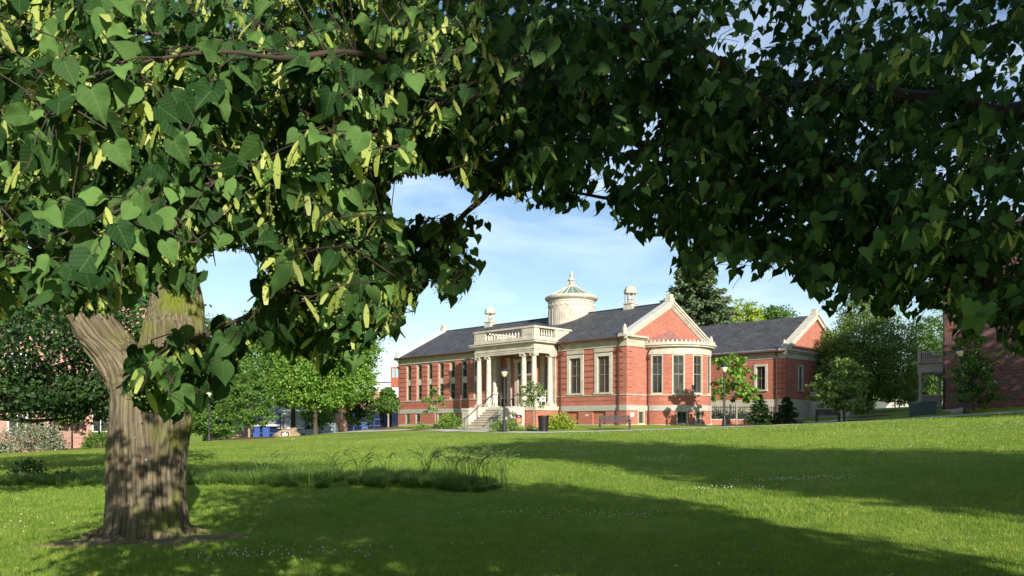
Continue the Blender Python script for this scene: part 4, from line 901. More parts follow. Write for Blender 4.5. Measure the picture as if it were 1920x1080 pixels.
T_('young_tree', 728, 68, [(728,757,0,22,17,1.1),(727,742,0,14,14,.9)], .08, 6300, 0.168, M['lf_mid'], 'small round-crowned tree at the left corner of the library', 20, M['bark_pale'], group='young trees')
T_('young_tree', 130, 58.5, [(130,777,0,24,17,1.1),(128,765,0,16,12,.9)], .07, 2250, 0.168, M['lf_bright'], 'thin pale-trunked young tree in front of the pink brick hall', 21, M['bark_pale'], group='young trees')
T_('sapling', 816, 60.5, [(815,757,0,24,26,.9),(812,735,0,12,12,.6)], .05, 1050, 0.157, M['lf_olive'], 'sparse multi-stemmed sapling in front of the left library windows', 22, M['bark_pale'], group='saplings in front of the library', limbs=16, shell=.1)
T_('sapling', 1001, 52.3, [(998,742,0,28,24,.9),(1003,725,0,14,12,.6)], .045, 1200, 0.146, M['lf_pale'], 'sparse silvery sapling in front of the portico corner column', 23, M['bark_pale'], group='saplings in front of the library', limbs=16, shell=.1)
T_('young_tree', 1381, 50.4, [(1375,710,0,40,38,1.3),(1365,675,0,22,20,.9),(1400,735,0,26,18,.9),(1345,740,0,16,14,.7)], .06, 2300, 0.179, M['lf_bright'], 'light green young tree with pale trunk, right of the bay lamp', 24, M['bark_pale'], group='young trees', limbs=14, tmpl=1, shell=.3)
T_('young_tree', 1583, 51.5, [(1575,720,0,50,32,1.8),(1590,760,0,42,18,1.6),(1550,745,0,28,18,1.4),(1580,690,0,28,22,1.2)], .07, 4600, .16, M['lf_olive'], 'bright green young maple with a thin trunk below the big right tree', 25, group='young trees', tmpl=1, shell=.4, limbs=12)
T_('big_tree', 1624, 67, [(1630,640,0,75,60,3.4),(1600,690,0,80,60,3.4),(1660,690,0,68,62,3.2),(1625,590,0,48,42,2.6),(1570,660,0,38,42,2.4),(1560,715,0,30,35,2),(1690,725,0,35,35,2.4)], .2, 54000, 0.168, M['lf_olive'], 'big spreading tree with a rounded crown standing right of the rear wing', 26, limbs=16)
T_('distant_tree', 1757, 84, [(1745,640,0,40,55,3),(1760,700,0,45,60,3),(1735,720,0,30,40,3)], .2, 21000, 0.224, M['lf_mid'], 'green tree seen between the big tree and the dark brick wall', 27, group='trees behind the buildings')
T_('distant_tree', 1392, 112, [(1390,600,0,42,32,4),(1375,640,0,50,30,4)], .3, 13500, 0.336, M['lf_lime'], 'yellow-green tree rising behind the rear wing roof', 28, group='trees behind the buildings')
T_('distant_tree', 1455, 116, [(1455,605,0,36,28,4),(1440,640,0,50,30,4)], .3, 12000, 0.336, M['lf_mid'], 'mid green tree top behind the rear wing roof', 29, group='trees behind the buildings')
for i, (px, Y, py, r) in enumerate(((1530,125,740,60),(1610,120,745,45),(1660,135,735,55),(1720,118,745,45),(1560,100,765,30))):
    T_('distant_tree', px, Y, [(px,py,0,r,38,4)], .25, 4500, .3, M['lf_bright'] if i % 2 == 0 else M['lf_mid'], ('first', 'second', 'third', 'fourth', 'fifth')[i]+' from the left of the low trees glimpsed under the big right tree' if i < 4 else 'small low tree glimpsed right behind the young maple trunk', 40+i, group='trees behind the buildings')
T_('young_tree', 1825, 46.5, [(1825,700,0,42,35,1.2),(1815,650,0,26,30,.9),(1830,740,0,40,22,1.1)], .06, 4800, 0.168, M['lf_mid'], 'slim green tree against the dark brick wall, right of the leaning lamp', 31, group='young trees', limbs=12)
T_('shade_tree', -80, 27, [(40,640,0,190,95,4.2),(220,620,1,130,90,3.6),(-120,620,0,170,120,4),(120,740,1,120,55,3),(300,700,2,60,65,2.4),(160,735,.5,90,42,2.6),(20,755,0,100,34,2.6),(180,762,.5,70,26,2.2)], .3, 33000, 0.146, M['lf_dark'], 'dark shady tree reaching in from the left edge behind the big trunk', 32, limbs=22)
M['lf_spr2'] = leafmat('grey_needle', (.055,.09,.04), (.13,.18,.08), .1)
# spruce: whorls of drooping boughs
def conifer(px, Y, top_py, base_w, label, seed, n=9000, ls=.35, m=None, low=.12):
    rng = np.random.default_rng(seed); g_ = G(px, Y); H = (E+(HOR-top_py)/F*Y)-g_.z; root = empty('spruce' if H > 6 else 'evergreen_shrub', g_, 0, label, 'tree' if H > 6 else 'shrub')
    nb = int(22*max(1, H/8)); P_ = []; A_ = []; mb = MB(); mb.tube([(0, 0, -.2), (0, 0, H*.97)], [H*.018+.03, .02], 7)
    for i in range(nb):
        z = H*(low+(1-low)*(i+rng.random())/nb); rr = base_w*(1-z/H)**.85*(.75+.4*rng.random())+.05
        for k in range(6):
            a = rng.random()*2*math.pi; m_ = max(3, int(n/nb/6)); t = rng.random(m_)**.7
            x = np.cos(a)*rr*t; y = np.sin(a)*rr*t; dz = -.30*rr*t**1.2+.12*rr*t**3
            q = np.stack([x, y, z+dz], 1)+rng.normal(size=(m_, 3))*rr*.09*np.array([1, 1, .5]); P_.append(q); A_.append(np.tile([math.cos(a), math.sin(a), -.5], (m_, 1)))
            if H > 6: mb.tube([(0, 0, z), (math.cos(a)*rr*.9, math.sin(a)*rr*.9, z-.25*rr)], [.06, .01], 3, False)
    p = np.concatenate(P_); a = np.concatenate(A_)+rng.normal(size=p.shape)*.5
    V, Fq = inst(p, a, rng.normal(size=p.shape)+np.array([0, 0, .8]), ls*(.6+.8*rng.random(len(p))), SIMT, SIMF, None); arr_obj('foliage', V, Fq, m or M['lf_spruce'], root); mb.build('trunk', M['bark'], root); return root
conifer(1305, 92, 455, 9.0, 'tall dark spruce rising behind the library gable', 51, 52000, .40, M['lf_spr2'])
conifer(1424, 55.5, 738, 1.0, 'dark conical evergreen by the fence, nearer the library', 52, 3500, .14, M['lf_dark'], 0)
conifer(1475, 56.5, 744, 1.1, 'dark green conical evergreen at the corner of the rear wing', 53, 3500, .14, M['lf_dark'], 0)
def shrub(name, px, Y, rx, h_, n, ls, m, label, seed, ry=None, group=None, tmpl=0, cat='shrub', up=0.3):
    rng = np.random.default_rng(seed); g_ = G(px, Y); d = norm(rng.normal(size=(n, 3))); d[:, 2] = np.abs(d[:, 2]); r = (.35+.65*rng.random(n))**.6
    lump = 1+.22*np.sin(d[:, 0]*7+seed)*np.cos(d[:, 1]*6+seed*2)
    p = d*np.array([rx, ry or rx*.8, h_])*(r*lump)[:, None]+rng.normal(size=(n, 3))*.03; p[:, 2] = np.abs(p[:, 2])
    root = empty(name, g_, 0, label, cat, group)
    V, Fq = inst(p, d+rng.normal(size=p.shape)*.7+np.array([0, 0, up]), d*.5+np.array([0, 0, .5])+rng.normal(size=p.shape)*.5, ls*(.6+.8*rng.random(n)), *((SIMT, SIMF), (MAPT, MAPF), (LEAFT, LEAFF))[tmpl]); arr_obj('foliage', V, Fq, m, root)
    mb = MB()
    for k in range(6):
        a = k*1.05+seed; mb.tube([(0, 0, -.05), (math.cos(a)*rx*.3, math.sin(a)*rx*.3, h_*.4), (math.cos(a)*rx*.6, math.sin(a)*rx*.6, h_*.75)], [.03, .02, .008], 4)
    mb.build('stem', M['bark'], root); return root
for a in (('shrub',845,59.3,1.0,1.1,900,.16,M['lf_bright'],'bright leafy shrub beside the left side of the stone steps',61),('shrub',1050,51.8,1.0,1.0,1000,.15,M['lf_lime'],'yellow-green shrub at the library wall right of the litter bin',62),
          ('shrub',935,50,.6,.75,900,.08,M['lf_bright'],'low feathery shrub left of the lamp by the steps',63),('shrub',961,50.2,.75,.75,1000,.08,M['lf_bright'],'low feathery shrub right of the lamp by the steps',64),
          ('shrub',994,51,.3,.35,250,.08,M['lf_mid'],'tiny tuft of greenery beside the small sign',65),('shrub',790,61,.7,.45,450,.09,M['lf_bright'],'leftmost low green tuft in the mulch bed before the library',66),('shrub',822,60.2,.7,.5,450,.09,M['lf_pale'],'pale low tuft beside the leafy shrub in the mulch bed',67),
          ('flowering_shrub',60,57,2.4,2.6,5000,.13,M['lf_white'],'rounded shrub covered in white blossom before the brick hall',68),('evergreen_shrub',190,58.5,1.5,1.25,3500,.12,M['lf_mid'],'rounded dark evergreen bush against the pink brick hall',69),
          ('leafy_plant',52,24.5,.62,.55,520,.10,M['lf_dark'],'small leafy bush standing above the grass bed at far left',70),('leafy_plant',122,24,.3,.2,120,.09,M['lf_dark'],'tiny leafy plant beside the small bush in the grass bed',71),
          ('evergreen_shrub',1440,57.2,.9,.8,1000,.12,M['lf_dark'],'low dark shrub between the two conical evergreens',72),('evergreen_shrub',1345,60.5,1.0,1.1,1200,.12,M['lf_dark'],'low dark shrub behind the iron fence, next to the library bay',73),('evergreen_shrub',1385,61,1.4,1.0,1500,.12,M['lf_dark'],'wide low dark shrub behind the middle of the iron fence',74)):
    shrub(*a)
for px, Y, rx, ry, s in ((838,59.6,3.4,.9,6),(965,50.6,1.9,.8,7),(1440,56.5,3,1,12)): patch('mulch_bed', px, Y, rx, ry, M['mulch'], lift=.045, seed=s, dome=.03)

# ------------------------------------------------------------------ old maple
mpY = 11.3; mg = G(275, mpY)
maple = empty('old_maple', mg, 0, 'massive old maple with thick furrowed mossy forked trunk in the left foreground', 'tree')
def mp_(px, py, dy=0): v = P(px, py, mpY+dy); return v-mg
raw = MB()
raw.tube([mp_(275,1040), mp_(275,1012), mp_(276,985), mp_(277,930), mp_(277,860), mp_(282,790), mp_(287,735), mp_(290,700)], [.68,.62,.575,.54,.53,.545,.55,.46], 24)
raw.tube([mp_(268,760), mp_(246,715), mp_(214,660,-.05), mp_(178,612,-.1), mp_(148,568,-.1), mp_(120,505,0), mp_(84,400,.2), mp_(44,285,.4), (mp_(10,130,.6)), mp_(-20,-40,.8)], [.34,.33,.31,.275,.24,.215,.195,.18,.15,.12], 20)
raw.tube([mp_(300,770), mp_(310,715), mp_(320,665), mp_(326,620), mp_(332,570,.1), mp_(326,480,.2), mp_(312,330,.4), mp_(335,130,.6), mp_(360,-60,.8)], [.40,.43,.43,.43,.38,.30,.25,.2,.14], 20)
raw.tube([mp_(345,640), mp_(362,622,-.02), mp_(366,600)], [.16,.17,.12], 12)
rg = random.Random(4)
for a, L_, r in ((3.5,1.5,.13),(4.1,1.1,.10),(2.9,1.2,.1),(5.2,1.0,.11),(5.9,1.9,.13),(.2,1.7,.1),(4.7,.8,.12),(6.05,1.1,.12),(1.2,.9,.1),(3.8,1.9,.07),(5.5,1.5,.07),(3.2,.9,.12),(4.4,1.0,.1)):
    pts = []; rs = []; L_ *= .8; r *= .75
    for k in range(7):
        t = k/6; d_ = .45+L_*t; aa = a+.35*math.sin(t*3+a*5); x, y = d_*math.cos(aa), d_*math.sin(aa)
        pts.append((x, y, ground(mg.x+x, mg.y+y)-mg.z+(.12*(1-t)**4)-.01-.08*t)); rs.append(r*(.8*(1-t)**2+.35*(1-t)+.12))
    raw.tube(pts, rs, 8)
tmp = raw.build('tmp'); rm = tmp.modifiers.new('r', 'REMESH'); rm.mode = 'VOXEL'; rm.voxel_size = .016; sm = tmp.modifiers.new('s', 'SMOOTH'); sm.iterations = 4; sm.factor = .6
dg_ = bpy.context.evaluated_depsgraph_get(); dg_.update(); me = bpy.data.meshes.new_from_object(tmp.evaluated_get(dg_)); bpy.data.objects.remove(tmp)
nv = len(me.vertices); co = np.empty(nv*3, 'f'); me.vertices.foreach_get('co', co); co = co.reshape(-1, 3); no = np.empty(nv*3, 'f'); me.vertices.foreach_get('normal', no); no = no.reshape(-1, 3)
dsp_ = np.empty(nv, 'f'); bco = np.empty((nv, 3), 'f')
for i in range(nv):
    x, y, z = (float(q_) for q_ in co[i]); lf_ = min(1, max(0, (z-2.15)*1.5))*min(1, max(0, (.02-x)*4)); xs_ = x+max(0, z-2.2)*.66*lf_
    wv = noise.noise(Vector((x*2.2, y*2.2, z*1.6)))*.025; bco[i] = (xs_+wv, y+wv, z)
    v = Vector(((xs_+wv)*17, (y+wv)*17, z*1.1)); a1 = 1-abs(noise.noise(v))*2.6; a2 = 1-abs(noise.noise(Vector((v.x*2.1+5, v.y*2.1, z*2.5))))*2
    dsp_[i] = .024*a1+.010*a2+.05*noise.noise(Vector((x*1.6, y*1.6, z*.9)))
at_ = me.attributes.new('bark_co', 'FLOAT_VECTOR', 'POINT'); at_.data.foreach_set('vector', bco.ravel())
co = co+no*(dsp_[:, None]-.03); me.vertices.foreach_set('co', co.astype('f').ravel()); me.update(); me.polygons.foreach_set('use_smooth', [True]*len(me.polygons))
def maplebark():
    m, t, b, n, l = newmat('maple_bark'); b.inputs['Roughness'].default_value = .95; b.inputs['Specular IOR Level'].default_value = .15
    tc = n('ShaderNodeTexCoord'); mpn = n('ShaderNodeMapping'); mpn.inputs['Scale'].default_value = (1, 1, .055); atn = n('ShaderNodeAttribute'); atn.attribute_name = 'bark_co'; l(atn.outputs['Vector'], mpn.inputs['Vector'])
    nz = n('ShaderNodeTexNoise'); nz.inputs['Scale'].default_value = 27; nz.inputs['Detail'].default_value = 8; nz.inputs['Roughness'].default_value = .7; nz.inputs['Distortion'].default_value = .3; l(mpn.outputs['Vector'], nz.inputs['Vector'])
    r = n('ShaderNodeValToRGB'); e = r.color_ramp.elements; e[0].position = .38; e[0].color = (.055,.043,.030,1); e[1].position = .64; e[1].color = (.215,.18,.115,1); l(nz.outputs['Fac'], r.inputs['Fac'])
    def nzz(s, lo, hi):
        q = n('ShaderNodeTexNoise'); q.inputs['Scale'].default_value = s; q.inputs['Detail'].default_value = 5; l(tc.outputs['Object'], q.inputs['Vector'])
        w_ = n('ShaderNodeMapRange'); w_.inputs['From Min'].default_value = lo; w_.inputs['From Max'].default_value = hi; l(q.outputs['Fac'], w_.inputs['Value']); return w_
    moss = nzz(1.7, .5, .68); sx = n('ShaderNodeSeparateXYZ'); l(tc.outputs['Object'], sx.inputs['Vector'])
    mz = n('ShaderNodeMapRange'); mz.inputs['From Min'].default_value = -.25; mz.inputs['From Max'].default_value = .5; mz.inputs['To Min'].default_value = .45; l(sx.outputs['X'], mz.inputs['Value'])
    mu = n('ShaderNodeMath'); mu.operation = 'MULTIPLY'; l(moss.outputs['Result'], mu.inputs[0]); l(mz.outputs['Result'], mu.inputs[1]); mu.use_clamp = True
    mx1 = n('ShaderNodeMix'); mx1.data_type = 'RGBA'; mx1.inputs['B'].default_value = (.12,.145,.02,1); l(mu.outputs['Value'], mx1.inputs['Factor']); l(r.outputs['Color'], mx1.inputs['A'])
    li = nzz(14, .70, .74); mx2 = n('ShaderNodeMix'); mx2.data_type = 'RGBA'; mx2.inputs['B'].default_value = (.42,.44,.38,1); l(li.outputs['Result'], mx2.inputs['Factor']); l(mx1.outputs['Result'], mx2.inputs['A']); l(mx2.outputs['Result'], b.inputs['Base Color'])
    bp = n('ShaderNodeBump'); bp.inputs['Distance'].default_value = .03; bp.inputs['Strength'].default_value = .9; l(nz.outputs['Fac'], bp.inputs['Height']); l(bp.outputs['Normal'], b.inputs['Normal']); return m
me.materials.append(maplebark()); me.name = 'trunk'; mt_ = bpy.data.objects.new('trunk', me); COL.objects.link(mt_); mt_.parent = maple
rng = np.random.default_rng(77)
mbl = [(.0,.5,6.9,4.0,3.6,2.5),(-3.6,0,6.2,2.6,3.0,2.4),(-3.4,2,4.6,2.2,2.4,1.5),(-.6,2.2,5.2,2.6,2.2,1.6),(-.4,.8,3.9,.8,.7,.45),(3.0,1.0,7.0,2.4,3,1.9),(-5,1,3.6,1.4,1.6,.7),(-.15,1.5,3.0,.75,.5,.6),(-.9,1.2,3.5,.6,.6,.5)]
p, o_, C = crown_pts(mbl, 15000, rng, .15, .3, 20)
sxy = (p[:, 0]+mg.x)/(p[:, 1]+mg.y)*F+960; syy = HOR-(p[:, 2]+mg.z-E)/(p[:, 1]+mg.y)*F
k = ~((sxy > 350) & (syy > 470)); k &= ~((sxy > 680) & (syy > 300)); k &= p[:, 2] > 2.35; k &= (p[:, 1]+mg.y) > 7.5; p, o_ = p[k], o_[k]
V, Fq = inst(p, rng.normal(size=p.shape)*.7+np.array([0, 0, -.6]), o_*.4+np.array([0, -.3, .8])+rng.normal(size=p.shape)*.4, .13*(.7+.6*rng.random(len(p))), MAPT, MAPF)
M['lf_maple'] = leafmat('maple_leaf', (.03,.085,.018), (.07,.16,.03)); arr_obj('crown', V, Fq, M['lf_maple'], maple)
lm = MB()
for i in range(0, len(C), 5):
    e_ = Vector(C[i]); 
    if e_.z < 3.2 or e_.y+mg.y < 8: continue
    st_ = Vector((-1.6, .2, 5.0)) if e_.x < -1.5 else Vector((.5, .5, 5.2)); lm.tube([st_, st_.lerp(e_, .5)+Vector((0, 0, .2)), e_], [.05, .03, .008], 4, False)
lm.build('limbs', M['bark'], maple)
M['soil'] = mat('bare_soil', (.21,.12,.07), .95, (.10,.09,.035), 7, .03, 22)
patch('bare_soil', 262, 10.7, .95, .42, M['soil'], lift=.012, seed=9, n=90, rings=10, wob=1.3, dome=.02)
patch('bare_soil', 345, 11.1, .9, .36, M['soil'], lift=.010, seed=14, n=90, rings=10, wob=1.3, dome=.02)
# ------------------------------------------------------------------ linden overhead
rng = np.random.default_rng(5); rd = random.Random(5)
TX, TY = 6.2, 1.2
linden = empty('linden_tree', (TX, TY, ground(TX, TY)), 0, 'large linden whose leafy flowering branches hang across the top of the view', 'tree'); lo_ = linden.location.copy()
W3 = lambda px, py, Y: P(px, py, Y)
limbs = [
 ([Vector((TX, TY, 2.2)), Vector((4.6, 3.4, 2.6)), W3(1935,545,4.9), W3(1820,490,5.0), W3(1700,425,5.1), W3(1600,345,5.2), W3(1510,268,5.2), W3(1400,195,5.2), W3(1260,180,5.1), W3(1120,185,5.0), W3(1000,235,4.8), W3(930,335,4.7), W3(870,400,4.6), W3(800,460,4.5), W3(765,492,4.4)], [.16,.12,.085,.08,.07,.06,.055,.045,.04,.033,.027,.02,.015,.01,.006]),
 ([Vector((TX, TY, 2.8)), Vector((5.0, 3.8, 3.4)), W3(1930,212,5.6), W3(1800,192,5.6), W3(1680,180,5.6), W3(1520,165,5.5), W3(1350,150,5.3), W3(1180,120,5.0), W3(1060,90,4.8)], [.14,.1,.075,.07,.06,.045,.035,.025,.015]),
 ([Vector((TX, TY, 3.4)), Vector((5.4, 4.5, 4.2)), W3(1930,40,6.6), W3(1760,115,6.6), W3(1640,140,6.4), W3(1500,250,6.2)], [.13,.1,.07,.06,.04,.02]),
 ([W3(1510,268,5.2), W3(1430,190,5.0), W3(1330,110,4.8), W3(1220,70,4.5), W3(1080,40,4.0)], [.055,.045,.035,.028,.015]),
 ([W3(1120,185,5.0), W3(980,150,4.3), W3(830,150,3.7), W3(620,130,3.2), W3(440,90,2.9), W3(250,60,2.7)], [.03,.025,.02,.016,.010,.005]),
 ([W3(980,150,4.3), W3(860,190,3.6), W3(700,250,3.0), W3(560,290,2.6), W3(440,310,2.5), W3(330,380,2.4)], [.02,.015,.011,.008,.005,.003]),
 ([W3(830,150,3.7), W3(700,110,2.9), W3(560,110,2.6), W3(420,90,2.4), W3(240,130,2.3), W3(90,220,2.2)], [.014,.011,.008,.006,.004,.003]),
 ([W3(700,250,3.0), W3(660,360,2.9), W3(600,470,2.8), W3(500,570,2.8), W3(400,625,2.7), W3(300,665,2.6), W3(250,700,2.6)], [.014,.012,.010,.008,.006,.004,.003]),
 ([W3(930,335,4.7), W3(840,290,4.2), W3(700,330,3.9), W3(660,440,3.8), W3(640,540,3.8), W3(600,640,3.7)], [.016,.013,.011,.009,.006,.004]),
 ([W3(560,290,2.6), W3(420,330,2.4), W3(260,380,2.3), W3(120,430,2.2), W3(20,500,2.2)], [.005,.004,.004,.003,.002]),
 ([W3(1935,545,4.9), W3(1800,560,5.2), W3(1650,520,5.6), W3(1500,470,5.8), W3(1380,430,5.8)], [.05,.04,.03,.02,.01]),
 ([W3(1600,345,5.2), W3(1450,330,5.6), W3(1300,350,5.8), W3(1180,370,5.8), W3(1060,360,5.6)], [.035,.03,.022,.015,.008]),
]
tk = MB(); tk.tube([(0, 0, -.2), (0, 0, .1), (0, 0, 1.2), (-.05, 0, 2.6), (0, -.1, 4.5), (.1, -.3, 6.5), (.1, -.4, 8)], [.55, .42, .36, .34, .26, .16, .05], 14)
LS = []
for pts, rs in limbs:
    # smooth the polyline
    q = []; r2 = []
    n_ = len(pts)
    for i in range(n_-1):
        p0, p1, p2, p3 = pts[max(0, i-1)], pts[i], pts[i+1], pts[min(n_-1, i+2)]
        for k in range(5):
            t = k/5; v = .5*((2*p1)+(p2-p0)*t+(2*p0-5*p1+4*p2-p3)*t*t+(3*p1-p0-3*p2+p3)*t**3)
            v = v+Vector((noise.noise(v*3), noise.noise(v*3+Vector((9, 0, 0))), noise.noise(v*3+Vector((0, 9, 0)))))*.03; q.append(v); r2.append(rs[i]*(1-t)+rs[i+1]*t)
    q.append(pts[-1]); r2.append(rs[-1]); tk.tube([v-lo_ for v in q], r2, 8); LS += [(v, r) for v, r in zip(q, r2) if v.y > 1.4]
tk.build('trunk', M['twig'], linden)
LP = np.array([v[:] for v, r in LS])
BX = [(-300,640),(0,600),(60,575),(150,600),(235,600),(300,545),(350,560),(400,590),(440,610),(500,665),(545,690),(575,655),(610,722),(655,725),(685,660),(700,640),(750,650),(775,600),(800,520),(812,500),(818,560),(860,585),(900,520),(920,480),(898,430),(870,400),(905,372),(960,372),(1000,370),(1030,402),(1080,385),(1140,378),(1165,445),(1200,435),(1240,445),(1262,490),(1290,540),(1330,500),(1370,515),(1400,505),(1430,520),(1460,500),(1500,530),(1545,590),(1600,560),(1650,580),(1720,590),(1750,560),(1800,620),(1850,600),(1880,690),(1930,690),(2100,700),(2600,700)]
bxx = np.array([b[0] for b in BX], float); bxy = np.array([b[1] for b in BX], float)
def inpoly(x, y, poly):
    r = np.zeros(len(x), bool); n_ = len(poly)
    for i in range(n_):
        x0, y0 = poly[i]; x1, y1 = poly[(i+1) % n_]; c = ((y0 > y) != (y1 > y)) & (x < (x1-x0)*(y-y0)/((y1-y0) if y1 != y0 else 1e-9)+x0); r ^= c
    return r
HOLES = [[(712,352),(770,332),(830,332),(895,372),(888,410),(850,395),(800,395),(770,410),(735,390)], [(362,500),(400,470),(476,470),(500,500),(470,595),(405,590)]]
C1 = [(212,745),(240,650),(330,615),(420,600),(480,600),(455,680),(410,770),(300,802),(250,760)]
def ok(p, near=False):
    Y = np.maximum(p[:, 1], .2); x = p[:, 0]/Y*F+960; y = HOR-(p[:, 2]-E)/Y*F
    wob = 14*np.sin(p[:, 0]*9+p[:, 1]*4)+12*np.sin(p[:, 0]*23+p[:, 2]*5)+16*np.sin(p[:, 1]*7+x*.02)
    r = (y < np.interp(x, bxx, bxy)+wob*np.clip((x-850)/200, .3, 1)) | inpoly(x, y, C1)
    for h in HOLES: r &= ~inpoly(x, y, h)
    return r
LV_, LA_, LN_, LZ_ = [], [], [], []; BV_, BA_, BN_ = [], [], []; tw = MB(); UV_ = []
def branchlet(S, L_, d0, dens, droop, br, lsz=.072, link=True):
    global tw
    n_ = 6; pts = [S]; d = d0.normalized()
    for k in range(n_):
        d = (d+Vector((rd.gauss(0, .12), rd.gauss(0, .12), -droop+rd.gauss(0, .08)))).normalized(); pts.append(pts[-1]+d*(L_/n_))
    arr = np.array([p[:] for p in pts]); keep = ok(arr); m_ = n_+1
    for k in range(n_+1):
        if not keep[k]: m_ = k; break
    if m_ < 2: return 0
    pts = pts[:m_]
    if link:
        i = int(np.argmin(((LP-np.array(S[:]))**2).sum(1))); A = Vector(LP[i])
        if (A-S).length > .05:
            mid = A.lerp(S, .5)+Vector((rd.gauss(0, .05), rd.gauss(0, .05), .08*(A-S).length)); lk = np.array([A[:], mid[:], A.lerp(mid, .5)[:], mid.lerp(S, .5)[:]])
            if ok(lk).all() and (A-S).length < .4: tw.tube([v-lo_ for v in (A, mid, S)], [.003, .0025, .002], 4, False)
    tw.tube([v-lo_ for v in pts], list(np.linspace(.0026, .001, len(pts))), 4, False)
    Ln = L_*(m_-1)/n_; c = int(Ln*dens)+1
    for j in range(c):
        t = (j+.5)/c*(m_-1); i = min(int(t), m_-2); b = pts[i].lerp(pts[i+1], t-i); dr_ = (pts[i+1]-pts[i]).normalized()
        off = Vector((rd.gauss(0, 1), rd.gauss(0, 1), rd.gauss(-.3, .7))).normalized()*.045
        q = b+off; a = dr_*.35+off*8+Vector((rd.gauss(0, .45), rd.gauss(0, .45), -.62+rd.gauss(0, .4)))
        nr = Vector((rd.gauss(0, .45), rd.gauss(-.35, .45), rd.gauss(.55, .4)))+off*4
        LV_.append(q[:]); LA_.append(a[:]); LN_.append(nr[:]); LZ_.append(lsz*rd.uniform(.7, 1.25)); UV_.append((b[:], q[:]))
        if rd.random() < br:
          for _ in range(rd.choice((1, 1, 2, 3))):
            BV_.append((b+off*rd.uniform(.1, .6))[:]); BA_.append((rd.gauss(0, .5), rd.gauss(0, .5), -1)); BN_.append((rd.gauss(0, .5), rd.gauss(-.8, .4), .3))
    return c
def layer(npx, x0, x1, y0, y1, Y0, Y1, count, dens=27, L=(.45, .95), droop=.16, br=.1, lsz=.072, poly=None, dirx=-1, maxtry=40):
    tot = 0; t = 0
    while tot < count and t < maxtry*count/8:
        t += 1; px = rd.uniform(x0, x1); Y = rd.uniform(Y0, Y1); py = rd.uniform(y0, y1)
        if poly and not inpoly(np.array([px]), np.array([py]), poly)[0]: continue
        S = P(px, py, Y)
        if not ok(np.array([S[:]]))[0]: continue
        tot += branchlet(S, rd.uniform(*L), Vector((dirx*rd.uniform(.2, 1), rd.gauss(.15, .5), rd.gauss(.0, .25))), dens, droop, br, lsz)
# sprays that follow the limbs
for v, r in LS:
    for k in range(2 if 3 < v.y < 6 else 1): branchlet(v, rd.uniform(.3, .7), Vector((rd.gauss(-.5, .7), rd.gauss(0, .7), rd.gauss(-.1, .4))), 26, .2, .15 if v.y < 4 else .06, link=False)
layer(0, -120, 760, -120, 560, 2.1, 3.4, 620, L=(.2, .45), br=.7, lsz=.066)
layer(0, 200, 480, 590, 790, 2.5, 3.1, 40, L=(.15, .35), br=.25, lsz=.072, poly=C1, droop=.25)
layer(0, 440, 700, 520, 700, 2.5, 3.6, 50, L=(.2, .4), br=.25, droop=.3)
layer(0, -120, 980, -120, 600, 2.9, 5.0, 6400, br=.5, lsz=.068)
layer(0, 420, 800, 380, 650, 3.2, 4.8, 300, L=(.3, .5), br=.12, droop=.25)
layer(0, 800, 918, 400, 570, 4.2, 4.9, 190, L=(.25, .45), br=.05, droop=.4)
layer(0, 700, 2040, -120, 600, 4.0, 6.8, 7000, br=.06)
layer(0, 900, 2150, 250, 600, 4.5, 6.5, 2500, br=.05, L=(.3, .6), droop=.25)
layer(0, 500, 1980, -60, 480, 6.0, 7.6, 5200, br=.03, L=(.6, 1.2), dens=24, lsz=.085)
layer(0, 1680, 2050, -80, 440, 2.6, 3.8, 80, L=(.15, .35), br=.3)
layer(0, 1780, 1930, 560, 690, 2.6, 3.6, 12, L=(.1, .25), br=.1, droop=.3)
LV_, LA_, LN_, LZ_ = map(np.array, (LV_, LA_, LN_, LZ_)); BV_, BA_, BN_ = map(np.array, (BV_, BA_, BN_))
tipz = LV_+norm(LA_)*LZ_[:, None]; k = ok(LV_) & ok(tipz) & (LV_[:, 1] > 1.9)
# petioles
pe = MB(); 
LVk = LV_[k]; print('linden leaves', len(LVk), 'bracts', len(BV_))
wz, zz_ = LZ_[k]*(.78+.34*rng.random(k.sum())), rng.uniform(-.8, 3.0, k.sum()); nearm = LVk[:, 1] < 3.4; parts_ = []
for mk, (T9, F9) in ((nearm, (LEAFH, LEAFHF)), (~nearm, (LEAFT, LEAFF))):
    V9, Q9 = inst((LVk-np.array(lo_[:]))[mk], LA_[k][mk], LN_[k][mk], LZ_[k][mk], T9, F9, wz[mk], zz_[mk]); parts_.append((V9, Q9, np.tile(T9, (mk.sum(), 1))))
# shading crown: unseen rest of the linden, plus detached blobs added to darken the canopy
blobs = [(*CA(4.6,-7,6.2),3.6,3.8,2.7),(*CA(3.0,-3.0,6.6),2.4,2.6,1.5),(*CA(6.6,-3,5.4),2.6,3.2,2.6),(*CA(2.6,-9,5.6),2.0,2.6,2.2),(*CA(7.4,-8,5.2),2.0,2.6,2.4),(*CA(5,-12,5.5),2.6,2.6,2.4),(*CA(3.4,-6,9.3),3.0,3.4,2.2),(*CA(6.5,-6,7.8),2.6,3.4,2.0),(*CA(7.9,-6,4.6),1.2,3,2.6),(*CA(4.2,.5,5.7),2.6,3.0,1.3),(*CA(5.2,-1,5.2),2.6,2.6,2),(*CA(15.6,4,7),3.2,5,4.2),(*CA(15.2,-3,7),3,4,4.5)]
p, o_, C = crown_pts(blobs, 52000, rng, .17, .25, 22); kk = ~((np.abs(p[:, 0]) < .9) & (p[:, 1] > -1.5) & (p[:, 2] < 3.2)) & ((p[:, 1] < 1.0) | (p[:, 2] > 1.75+.57*p[:, 1]) | (p[:, 0] > .67*p[:, 1]+.5))
